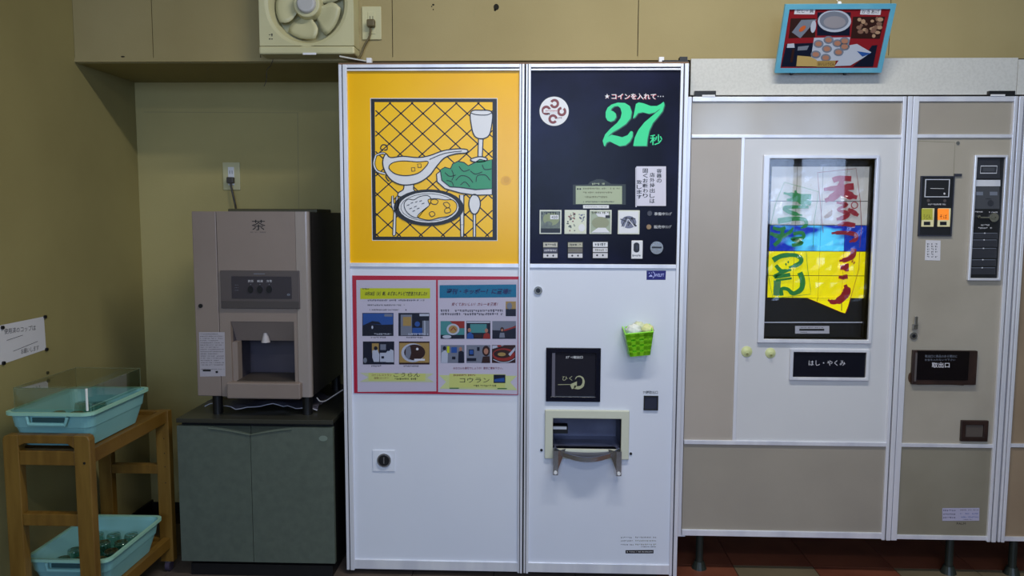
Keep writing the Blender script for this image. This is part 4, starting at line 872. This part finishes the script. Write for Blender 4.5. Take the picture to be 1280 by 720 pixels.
f.poly([(165, 395), (420, 385), (400, 600), (120, 600)], PBD, 1); f.poly([(175, 395), (235, 390), (240, 430), (170, 430)], PW, 2); f.poly([(270, 420), (370, 410), (350, 450), (265, 455)], PGY, 2); f.line([(230, 440), (210, 560)], 22, PBR, 3)
f.poly([(415, 340), (740, 335), (700, 540), (380, 560)], PW, 3)
for a_, b_ in ((455, 395), (545, 360), (625, 390), (690, 370), (430, 490), (530, 440), (635, 470), (520, 520), (690, 420)): f.ell(a_, b_, 46, 36, PGY, 4, 16); f.ell(a_, b_, 30, 22, PSK, 5, 14)
f.poly([(720, 410), (800, 395), (930, 470), (860, 520), (740, 590), (600, 595), (640, 540)], PW, 4); f.poly([(800, 460), (930, 480), (850, 510)], PB, 5); f.poly([(935, 410), (985, 405), (945, 600), (760, 600), (860, 520)], PBD, 2)
f.poly([(265, 500), (380, 510), (440, 540), (440, 598), (255, 595)], mat('noodle_tan', (190, 160, 96), .4), 5); f.poly([(442, 548), (610, 545), (600, 602), (438, 602)], PTAN, 6); f.text('おいしいうどん', 452, 560, 596, 590, INK, 7)
f.poly([(245, 68), (428, 78), (418, 130), (235, 128)], PAPER, 2); f.text('だし・具', 258, 84, 410, 116, INK, 3); f.poly([(838, 75), (1020, 75), (1012, 135), (828, 130)], PAPER, 2); f.text('かきあげ', 845, 88, 1005, 122, INK, 3)
f.done('photo_print', fp)
for px in (990, 1057):
    c = uy(px, 91.5, .05); link('peg', cyl(NB(), (c.x, .061, c.z), .006, -.036, 'Y', 12), INK, fp)
c = A0+upv*Hh+nv*.006; bm = NB(); tube(bm, [c, c+Vector((0, .09, .06)), (c.x, YU-.001, c.z+.12)], .0012, 6); link('hanging_cord', bm, WHT, fp)
c = uy(1052.5, .5, -.055); link('hook', cyl(NB(), (A0.x, c.y, (A0+upv*Hh).z+.002), .006, .008, 'Y', 12), WHT, fp)

# ================================================================== VENTILATION FAN
fy = .06; FX0, FX1, FZ0, _ = BX(323, 30, 441, 68, fy); cF = uy(382.5, 4, fy); FX0 = cF.x-(FX1-FX0)/2; FX1 = 2*cF.x-FX0
vf = thing('ventilation_fan', 'square cream wall ventilation fan above the tea dispenser', 'fan', (cF.x, YU, FZ0))
FZT = FZ0+(FX1-FX0)+.03; RO = .136; bm = NB(); n = 64
ring = [(math.cos(2*PI*i/n), math.sin(2*PI*i/n)) for i in range(n)]
zc_ = cF.z; zlow = FZ0+.030
def sq(c_, s_):
    hx = (FX1-FX0)/2; k = 1/max(abs(c_), abs(s_)); x, z = c_*k*hx, s_*k
    z = z*(FZT-zc_) if s_ > 0 else z*(zc_-zlow); return cF.x+x, zc_+z
o_ = [bm.verts.new((sq(c_, s_)[0], fy, sq(c_, s_)[1])) for c_, s_ in ring]
def rg(r_, y_): return [bm.verts.new((cF.x+r_*c_, y_, zc_+r_*s_)) for c_, s_ in ring]
seq = [o_, rg(RO+.012, fy), rg(RO, fy+.004), rg(RO-.012, fy+.035), rg(RO-.012, fy+.065)]
for a, b in zip(seq, seq[1:]):
    for i in range(n): bm.faces.new((a[i], a[(i+1) % n], b[(i+1) % n], b[i]))
bm.faces.new(seq[-1])
bk = [bm.verts.new((v.co.x, YU-.001, v.co.z)) for v in o_]
for i in range(n): bm.faces.new((o_[i], bk[i], bk[(i+1) % n], o_[(i+1) % n]))
link('housing', bm, CREAM, vf)
for k in range(5):
    a0 = 2*PI*k/5+.5; bm = NB(); rows = []
    for j in range(7):
        r_ = .03+(RO-.018-.03)*j/6; wd = .52+.38*math.sin(PI*(j/6)*.85)
        rows.append([bm.verts.new((cF.x+r_*math.cos(a0+wd*(u-.3)*1.35), fy+.038-.016*u+.004*math.sin(j), zc_+r_*math.sin(a0+wd*(u-.3)*1.35))) for u in [q/6 for q in range(7)]])
    for a, b in zip(rows, rows[1:]):
        for i in range(6): bm.faces.new((a[i], a[i+1], b[i+1], b[i]))
    o = link('blade', bm, CREAM, vf, smooth=True); md = o.modifiers.new('s', 'SOLIDIFY'); md.thickness = .002
bm = NB(); cyl(bm, (cF.x, fy+.045, zc_), .052, -.04, 'Y', 36, .046); h = link('hub', bm, CREAM, vf, bevel=.004)
bm = NB(); cyl(bm, (cF.x, fy+.005, zc_), .036, -.012, 'Y', 36, .030); link('hub_cap', bm, mat('grey_cap', (186, 184, 182), .4), h, bevel=.004)
link('bottom_cover', B(FX0-.002, FX1+.002, fy-.006, YU-.001, FZ0, zlow-.002), CREAM, vf, bevel=.006)
link('release_tab', B(cF.x-.012, cF.x+.035, fy-.010, fy-.006, FZ0-.003, FZ0+.004), WHT, vf)
f = Flat((0, fy, 0)); f.marks(336, 42, 341, 46, INK, 1); f.marks(336, 47.5, 341, 51.5, INK, 1); f.done('switch_marks', vf)
p = [uy(a, b, .135) for a, b in ((337, 68), (341, 74), (339.5, 79))]; q = [uy(a, b, .20) for a, b in ((338.5, 82), (333.5, 88), (333, 100), (330, 108))]
bm = NB(); tube(bm, smooth_pts(p+q, 4), .0012, 6); tag(link('loose_wire', bm, PLUG), 'thin loose wire dangling below the ventilation fan', 'wire')

# ================================================================== OUTLETS
def outlet(px0, py0, px1, py1, Y, label, label2, pts_px, plug_px, plug_m, group):
    x0, x1, z0, z1 = BX(px0, py0, px1, py1, Y); t = thing('wall_outlet', label, 'outlet', ((x0+x1)/2, Y, (z0+z1)/2))
    link('cover_plate', B(x0, x1, Y-.007, Y, z0, z1), CREAM, t, bevel=.002)
    cx, cz = (x0+x1)/2, (z0+z1)/2; hgt = z1-z0
    link('socket_face', B(cx-.013, cx+.013, Y-.0095, Y-.0068, cz-hgt*.33, cz+hgt*.33), WHT if group else CREAM, t, bevel=.001)
    bm = NB()
    for s_ in (-1, 1): box(bm, cx+s_*.005-.001, cx+s_*.005+.001, Y-.0099, Y-.0094, cz+hgt*.08, cz+hgt*.2)
    link('slot', bm, INK, t)
    c = uy(plug_px[0], plug_px[1], Y-.02); pc = thing('power_plug', label2, 'plug', (c.x, Y-.01, c.z))
    link('plug_body', B(c.x-.014, c.x+.014, Y-.034, Y-.0098, c.z-.014, c.z+.012), plug_m, pc, bevel=.004)
    bm = NB(); tube(bm, smooth_pts([(c.x, Y-.026, c.z-.008)]+pts_px, 8), .0042, 8); link('cord', bm, plug_m, pc, smooth=True)
    return t
c = [uy(a, b, YU-.024) for a, b in ((462, 45), (455, 58))]+[uy(451, 69, YU-.03), uy(445, 75, .09)]
outlet(453, 8.5, 477, 50, YU, 'cream wall outlet right of the ventilation fan', 'dark plug and cord in the outlet beside the fan', [tuple(v) for v in c], (464, 29), mat('brown_plug', (96, 84, 52), .5), 0)
c = [uy(a, b, YB-.03) for a, b in ((291, 243), (294, 256))]+[uy(295, 262.5, YB-.06)]
outlet(279.3, 203, 300.5, 237.5, YB, 'cream wall outlet above the tea dispenser', 'grey plug and cord in the outlet above the tea dispenser', [tuple(v) for v in c], (288.5, 225), PLUG, 1)
link_sw = None

# ================================================================== LOW CABINET
CX0, CX1 = -.597, -.034; CYF = -.04; CZT = .588
cb = thing('low_cabinet', 'low grey-green two-door cabinet under the tea dispenser', 'cabinet', ((CX0+CX1)/2, .2, 0))
bm = NB(); box(bm, CX0+.005, CX1-.005, CYF+.03, YB-.02, .045, CZT-.018); link('body', bm, BLACKM, cb)
link('base', B(CX0+.03, CX1-.012, CYF+.01, YB-.03, .0025, .045), BLACKM, cb)
link('worktop', B(CX0, CX1+.002, CYF-.004, YB-.012, CZT-.016, CZT), DARKT, cb, bevel=.002)
xm = uy(313.3, 560, CYF).x; zt_ = CZT-.028
for a, b, s_ in ((CX0, xm-.001, 1), (xm+.001, CX1, -1)):
    bm = NB(); hwid = .17; pts = []
    seam_x = b if s_ == 1 else a; other = a if s_ == 1 else b
    pts = [(other, .058), (seam_x, .058), (seam_x, zt_-.028)]+[(seam_x-s_*hwid*t/8, zt_-.028*(1-(t/8))**1.5) for t in range(1, 9)]+[(other, zt_)]
    prism(bm, pts, CYF, CYF+.02); d = link('cabinet_door', bm, GRNC, cb)
    bm = NB(); hp = [(seam_x-s_*hwid*t/8, zt_-.004-.024*(1-(t/8))**1.5) for t in range(0, 8)]
    prism(bm, [(seam_x, zt_)]+hp+[(seam_x-s_*hwid, zt_)], CYF+.008, CYF+.014); link('handle_recess', bm, mat('dark_green_edge', (58, 66, 60), .35), d)
    bm = NB(); tube(bm, [(x, CYF-.002, z-.002) for x, z in hp], .0028, 6); link('handle', bm, mat('green_handle', (92, 102, 92), .3), d)
o = Flat((0, CYF, 0)); o.ell(404, 548, 5.5, 3.5, mat('faint_badge', (116, 130, 120), .4), 1, 16); o.done('badge', d)

# ================================================================== TEA DISPENSER
DX0, DX1, DZ0, DZ1, DY = -.535, -.118, .66, 1.325, -.0
td = thing('tea_dispenser', 'grey hot tea dispenser with a kanji for tea on top', 'tea dispenser', ((DX0+DX1)/2, .2, CZT))
CAV = BX(296, 428.5, 368.5, 478.5, DY); SUR = BX(288.5, 402, 367, 428.5, DY)
CT = (SUR[0], CAV[1]+.0, CAV[2], SUR[3])
bm = NB(); box(bm, DX0+.004, DX1-.02, DY+.2, .5, DZ0, DZ1-.003); box(bm, DX0+.004, DX0+.012, DY+.02, .2, DZ0, DZ1-.003)
box(bm, DX0+.012, DX1-.02, DY+.02, .2, DZ1-.012, DZ1-.003); box(bm, DX0+.012, DX1-.02, DY+.02, .2, DZ0, DZ0+.01)
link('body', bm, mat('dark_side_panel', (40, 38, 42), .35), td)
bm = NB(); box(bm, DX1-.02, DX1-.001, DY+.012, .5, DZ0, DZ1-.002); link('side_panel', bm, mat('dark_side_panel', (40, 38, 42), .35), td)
xs_ = uy(273.5, 380, DY).x; xr_ = uy(371, 380, DY).x
link('left_door', B(DX0, xs_-.0012, DY, DY+.02, DZ0, DZ1), SILV, td, bevel=.003)
link('front_panel', grid_panel(NB(), xs_+.0012, xr_, DZ0+.0, DZ1, DY, DY+.02, [CT]), SILV, td)
# rounded right edge column, its highlight painted as a paler grey
bm = NB(); pr_ = [(xr_+.001, DY)]+[(DX1-.012+.012*math.sin(t*PI/16), DY+.012-.012*math.cos(t*PI/16)) for t in range(9)]+[(DX1, DY+.02), (xr_+.001, DY+.02)]
a = [bm.verts.new((x, y, DZ0)) for x, y in pr_]; b = [bm.verts.new((x, y, DZ1)) for x, y in pr_]
bm.faces.new(a); bm.faces.new(b[::-1])
for i in range(len(a)): bm.faces.new((a[i], a[(i+1) % len(a)], b[(i+1) % len(a)], b[i]))
link('edge_column', bm, mat('edge_highlight_grey', (160, 150, 146), .22, .2), td)
link('dispensing_niche', open_box(NB(), CT[0], CT[1], CT[2], CT[3], DY+.02, .18), mat('niche_grey', (76, 70, 80), .45), td)
bm = NB()
v = [bm.verts.new(p) for p in ((CT[0], DY+.004, CT[3]), (CT[1], DY+.004, CT[3]), (CT[1], DY+.05, CAV[3]), (CT[0], DY+.05, CAV[3]), (CT[0], DY+.16, CT[3]), (CT[1], DY+.16, CT[3]), (CT[1], DY+.16, CAV[3]), (CT[0], DY+.16, CAV[3]))]
for q in ((0, 3, 2, 1), (4, 5, 6, 7), (0, 1, 5, 4), (2, 3, 7, 6), (0, 4, 7, 3), (1, 2, 6, 5)): bm.faces.new([v[i] for i in q])
link('niche_hood', bm, SILV, td)
bm = NB(); box(bm, CT[0], CAV[0], DY+.012, DY+.05, CT[2], CAV[3]); link('niche_jamb', bm, SILV, td)
c = uy(331.5, 424, DY+.03); bm = NB(); cyl(bm, (c.x, DY+.035, c.z-.012), .016, .035, 'Z', 20, .007); link('nozzle', bm, mat('nozzle_grey', (176, 170, 172), .35), td, smooth=False)
x0, x1, z0, z1 = BX(283.7, 478.5, 376, 498, DY-.02); link('drip_tray', B(x0, x1, DY-.025, DY+.06, DZ0-.003, z1), SILV, td, bevel=.005)
link('drip_grate', B(x0+.03, x1-.03, DY+.0, DY+.15, z1, z1+.003), mat('grate_brown', (72, 64, 58), .4), td)
x0, x1, z0, z1 = BX(276.7, 338, 375, 385.5, DY); o = link('control_panel', B(x0, x1, DY-.008, DY+.001, z0, z1), DKB, td, bevel=.002)
link('control_ledge', B(x0+.002, x1-.002, DY-.011, DY-.008, z0+.002, z0+.027), mat('ledge_brown', (72, 66, 66), .4), o)
x0, x1, z0, z1 = BX(290, 345.5, 364.5, 373, DY-.008); link('control_face', B(x0, x1, DY-.010, DY-.008, z0, z1), DKB2, o)
f = Flat((0, DY-.010, 0)); f.z(235, 340, 8.533)
for k, (cx, s_) in enumerate(((669, '熱茶'), (768, '給湯'), (866, '冷茶'))): f.text(s_, cx-30, 84, cx+30, 110, PAPER, 1); f.ell(cx, 132, 5, 5, PGY, 1, 8)
for k in range(3): f.marks(500, 136+k*28, 540, 143+k*28, PGY, 1)
f.ell(1072, 242, 17, 12, PGY, 1, 12); f.text('茶', 1062, 234, 1082, 250, INK, 2)
f.done('control_lettering', o)
f = Flat((0, DY-.008, 0)); f.z(235, 340, 8.533); f.rect(700, 16, 820, 23, PGY, 1); f.done('control_mark', o)
for cx in (669, 768, 866):
    c = uy(235+cx/8.533, 340+185/8.533, DY-.01); bm = NB(); cyl(bm, (c.x, DY-.014, c.z), .0095, .004, 'Y', 20)
    for v in bm.verts: v.co.z = c.z+(v.co.z-c.z)*1.35
    link('push_button', bm, INK, o)
disc(251, 382.3, 2.6, DY, DY-.004, .005, INK, td, 'door_lock', 14)
f = Flat((0, DY, 0)); f.z(225, 180, 4.8); f.text('茶', 430, 455, 512, 518, INK, 1); f.marks(422, 525, 514, 533, DKB, 1); f.cut('tea_lettering', td)
f.z(230, 320, 4); LB2 = mat('pale_grey_label', (172, 166, 174), .4); f.poly([(75, 381), (203, 381), (207, 601), (80, 603)], LB2, 1)
for k in range(17):
    if k in (15,): continue
    f.marks(80+k*.3, 388+k*11, (196 if k % 3 else 170)+k*.3, 393+k*11, DKB, 2, 1.3)
f.rect(94, 568, 134, 577, INK, 3); f.rect(158, 575, 170, 585, INK, 3)
f.done('instruction_label', td)
link('top_cover', B(uy(291, 262, .3).x, uy(401, 262, .3).x, .25, .45, DZ1-.003, DZ1+.012), mat('dark_olive_cover', (74, 70, 48), .5), td, bevel=.004)
for px in (272.5, 384.5):
    x = uy(px, 512, .04).x; link('leg', cyl(NB(), (x, .04, CZT), .018, DZ0-CZT, 'Z', 18), BLACKM, td); link('leg', cyl(NB(), (x, .44, CZT), .018, DZ0-CZT, 'Z', 18), BLACKM, td)
# crumpled plastic sheet on the cabinet
bm = NB(); nx, nz = 22, 8; x0, x1 = -.56, -.12
def sh(i, j): return .010+.010*math.sin(i*.9+j*1.3)*math.sin(j*.9+.4)+.008*abs(math.sin(i*.45))
vv = [[bm.verts.new((x0+(x1-x0)*i/nx, .085+.03*math.sin(i*.5+1)*(1-j/nz)+.22*j/nz, CZT+.002+(sh(i, j) if j else .004+.012*abs(math.sin(i*.42)+.4*math.sin(i*1.3))))) for j in range(nz+1)] for i in range(nx+1)]
for i in range(nx):
    for j in range(nz): bm.faces.new((vv[i][j], vv[i+1][j], vv[i+1][j+1], vv[i][j+1]))
ps = thing('plastic_sheet', 'crumpled plastic sheet lying under the tea dispenser', 'plastic sheet', (-.34, .15, CZT))
link('sheet', bm, mat('violet_grey_film', (120, 116, 134), .2, alpha=.5), ps, smooth=True)
bm = NB(); tube(bm, [(x0+(x1-x0)*i/nx, .085+.03*math.sin(i*.5+1), CZT+.006+.012*abs(math.sin(i*.42)+.4*math.sin(i*1.3))) for i in range(nx+1)], .0016, 6); link('hem', bm, mat('pale_hem', (200, 198, 208), .4), ps)
bm = NB(); p = [uy(a, b, .06) for a, b in ((396, 497), (400, 501.5), (407, 501), (418, 494), (429, 487))]; tube(bm, smooth_pts(p, 6), .0025, 6); tag(link('drain_hose', bm, mat('pale_hose', (150, 148, 150), .4), smooth=True), 'thin pale hose running from the tea dispenser to the right', 'hose')

# ================================================================== NOTICE on the left wall
XN = Vector((1, 0, 0)); wn_ = thing('wall_notice', 'handwritten notice pinned to the left wall above the trolley', 'notice', (XL, -.6, 1.0))
f = Flat((XL+.001, 0, 0), XN); f.z(0, 370, 7.2); f.poly([(-30, 290), (10, 262), (395, 185), (415, 480), (30, 612), (-30, 625)], PAPER, 0)
INKB = mat('faded_blue_ink', (56, 56, 70), .6)
f.text('使用済のコップは', 38, 295, 322, 345, INKB, 1, dy=-36); f.line([(60, 400), (205, 352)], 4, INKB, 1); f.line([(118, 498), (340, 408)], 4, INKB, 1); f.text('お願いします', 190, 480, 350, 525, INKB, 1, dy=-38)
f.done('notice_sheet', wn_)
for a, b in ((16, 284), (400, 188), (414, 480), (26, 604)):
    c = un(a/7.2, 370+b/7.2, (XL+.001, 0, 0), XN); link('pin', cyl(NB(), (XL+.001, c.y, c.z), .006, .006, 'X', 12), INK, wn_)
c = un(423/7.2, 370+690/7.2, (XL, 0, 0), XN); tag(link('pin', cyl(NB(), (XL, c.y, c.z), .005, .005, 'X', 12), mat('dark_pin', (60, 56, 34), .5)), 'lone dark pin in the left wall below the notice', 'pin')

# ================================================================== TROLLEY
XA, XB_ = -.905, -.640; YF, YRr = -.5, .0; PW_ = .048; PD = .03
tr = thing('wooden_trolley', 'varnished wooden trolley carrying two aqua baskets against the left wall', 'trolley', ((XA+XB_)/2, -.25, 0))
def post(x, y, z1, rounded):
    bm = NB(); pts = [(x, .042), (x+PW_, .042), (x+PW_, z1-.014), (x+PW_-.004, z1-.004), (x+PW_-.014, z1), (x, z1)] if rounded == 1 else ([(x, .042), (x+PW_, .042), (x+PW_, z1), (x+.014, z1), (x+.004, z1-.004), (x, z1-.014)] if rounded == -1 else [(x, .042), (x+PW_, .042), (x+PW_, z1), (x, z1)])
    prism(bm, pts, y, y+PD); return link('post', bm, WOODV, tr, bevel=.002)
pq = post(XB_-PW_, YF, .655, 1); post(XA, YF, .655, -1); pr2 = post(XB_-PW_, YRr-PD+.015, .606, 0); post(XA, YRr-PD+.015, .606, 0)
for z in (.505, .45, .40, .34): link('peg_hole', cyl(NB(), (XB_-.018, YRr-PD+.0148, z), .0022, .001, 'Y', 8), INK, pr2)
link('bolt', cyl(NB(), (XB_-.018, YF-.001, .572), .004, .002, 'Y', 10), INK, pq)
def rail(x0, x1, y0, y1, z0, z1, nm_='rail', m=None): return link(nm_, B(x0, x1, y0, y1, z0, z1), m or WOOD, tr, bevel=.002)
xi0, xi1 = XA+PW_, XB_-PW_
bm = NB(); prism(bm, [(xi0, .655), (xi0, .622), (xi0+.02, .630), (xi1-.02, .630), (xi1, .616), (xi1, .655)], YF, YF+PD); link('handle_rail', bm, WOOD, tr, bevel=.002)
rail(xi0, xi1, YF+.002, YF+PD, .563, .607)
rail(xi0, xi1, YF+.002, YF+PD, .375, .412)
rail(xi0, xi1, YF+.002, YF+PD, .09, .13)
for z0, z1 in ((.56, .604), (.372, .406), (.09, .13)): rail(xi0, xi1, YRr-PD+.017, YRr+.013, z0, z1)
for x in (XA+.008, XB_-.034):
    rail(x, x+.026, YF+PD, YRr-PD+.015, .562, .606, 'side_rail'); rail(x, x+.026, YF+PD, YRr-PD+.015, .095, .135, 'side_rail')
rail(XA+.034, XB_-.034, YF+PD, YRr-PD+.015, .585, .592, 'shelf'); rail(XA+.034, XB_-.034, YF+PD, YRr-PD+.015, .112, .119, 'shelf')
for x in (XA+PW_/2, XB_-PW_/2):
    for y in (YF+PD/2, YRr-.0):
        c = link('caster', cyl(NB(), (x-.008, y, .0215), .019, .016, 'X', 20), mat('purple_grey_wheel', (66, 58, 76), .4), tr); link('fork', B(x-.011, x+.011, y-.01, y+.01, .036, .043), CHROME, c)

# ================================================================== BASKETS
def basket(label, cx, cy, z, hx, hy, H_, lean=0):
    t = thing('plastic_basket', label, 'basket', (cx, cy, z)); bm = NB()
    def loop(s_, zz, inset=0):
        hx_, hy_ = hx*s_-inset, hy*s_-inset; r_ = .03; out = []
        for k in range(24):
            q = k//6; a_ = (k % 6)/5*PI/2+q*PI/2; sx = (1, -1, -1, 1)[q]; sy = (1, 1, -1, -1)[q]
            out.append(bm.verts.new((cx+sx*(hx_-r_)+r_*math.cos(a_), cy+sy*(hy_-r_)+r_*math.sin(a_), z+zz)))
        return out
    L_ = [loop(.80, 0), loop(.90, H_*.55), loop(.915, H_*.56), loop(.95, H_*.93), loop(1.0, H_*.93), loop(1.0, H_), loop(.96, H_), loop(.93, H_*.9), loop(.78, .004)]
    for a, b in zip(L_, L_[1:]):
        for i in range(24): bm.faces.new((a[i], a[(i+1) % 24], b[(i+1) % 24], b[i]))
    bm.faces.new(L_[0]); bm.faces.new(L_[-1]); link('tub', bm, AQUA, t)
    bm = NB(); L_ = [loop(1.012, H_*.93), loop(1.012, H_+.002), loop(.955, H_+.002), loop(.955, H_*.985)]
    for a, b in zip(L_, L_[1:]):
        for i in range(24): bm.faces.new((a[i], a[(i+1) % 24], b[(i+1) % 24], b[i]))
    link('rim', bm, AQUAR, t)
    yf_ = cy-hy*.93
    bm = NB(); tube(bm, [(cx-.062, yf_-.010, z+H_*.90), (cx-.055, yf_-.012, z+H_*.68), (cx+.055, yf_-.012, z+H_*.68), (cx+.062, yf_-.010, z+H_*.90)], .006, 8); link('grip', bm, AQUA, t)
    link('grip_slot', B(cx-.05, cx+.05, yf_-.004, yf_+.0, z+H_*.73, z+H_*.86), mat('deep_teal', (40, 76, 80), .5), t)
    bm = NB()
    for k in range(18):
        y_ = cy-hy*.7+k*hy*1.4/17; box(bm, cx-hx*.74, cx+hx*.74, y_-.002, y_+.002, z+.004, z+.009)
    link('floor_ribs', bm, mat('dark_green_ribs', (56, 98, 88), .5), t)
    return t
bt1 = basket('aqua basket with clear lid on the trolley top', -.776, -.305, .610, .135, .180, .108)
bt2 = basket('aqua basket on the lower trolley shelf', -.770, -.262, .137, .135, .180, .105)
# lid: clear acrylic box
lid = thing('clear_lid', 'clear acrylic box cover over the upper aqua basket', 'lid', (-.776, -.305, .72))
lx0, lx1, ly0, ly1, lz0, lz1 = -.888, -.664, -.462, -.15, .722, .790
bm = NB(); box(bm, lx0, lx1, ly0, ly1, lz0, lz1); 
for f_ in list(bm.faces):
    if f_.calc_center_median().z < lz0+.001: bm.faces.remove(f_)
link('cover', bm, ACRYL, lid)
bm = NB(); E = [(lx0, ly0), (lx1, ly0), (lx1, ly1), (lx0, ly1), (lx0, ly0)]; tube(bm, [(a, b, lz1) for a, b in E], .0012, 6)
for a, b in E[:1]+E[2:4]: tube(bm, [(a, b, lz0), (a, b, lz1)], .0012, 6)
link('cover_edges', bm, mat('acrylic_edge', (120, 130, 100), .3, alpha=.35), lid)
link('corner_glint', cyl(NB(), (lx1, ly0, lz0), .0035, lz1-lz0, 'Z', 10), mat('white_glint', (228, 230, 226), .35), lid)  # white rod put in for the glint on the lid's corner edge
# drinking glasses upside down
def glass_bm(x, y, z, r=.027, h=.062):
    bm = NB(); n = 18
    L_ = [[bm.verts.new((x+rr*math.cos(2*PI*i/n), y+rr*math.sin(2*PI*i/n), z+zz)) for i in range(n)] for rr, zz in ((r, 0), (r*.82, h*.9), (r*.76, h), (r*.4, h-.004))]
    for a, b in zip(L_, L_[1:]):
        for i in range(n): bm.faces.new((a[i], a[(i+1) % n], b[(i+1) % n], b[i]))
    bm.faces.new(L_[-1]); return bm
proto = None; rr = random.Random(5)
for (bx_, by_, bz_, ny, grp, la) in ((-.776, -.305, .6215, 4, 'tumblers in the upper basket', 'upper basket under the lid'), (-.770, -.262, .1485, 4, 'tumblers in the lower basket', 'lower basket')):
    for i in range(3):
        for j in range(ny):
            if rr.random() < .12: continue
            x, y = bx_+(i-1)*.062+rr.uniform(-.003, .003), by_+(j-(ny-1)/2)*.064+rr.uniform(-.003, .003)
            if proto is None: proto = link('drinking_glass', glass_bm(0, 0, 0), TUMB, smooth=True); o = proto
            else: o = proto.copy(); COL.objects.link(o)
            o.location = (x, y, bz_); tag(o, 'upturned clear tumbler, %s %s of the %s' % (('front', 'second row', 'third row', 'back')[j], ('left', 'middle', 'right')[i], la), 'glass', grp)
# switch cable duct at far left of machine row, small rope etc. are not in view
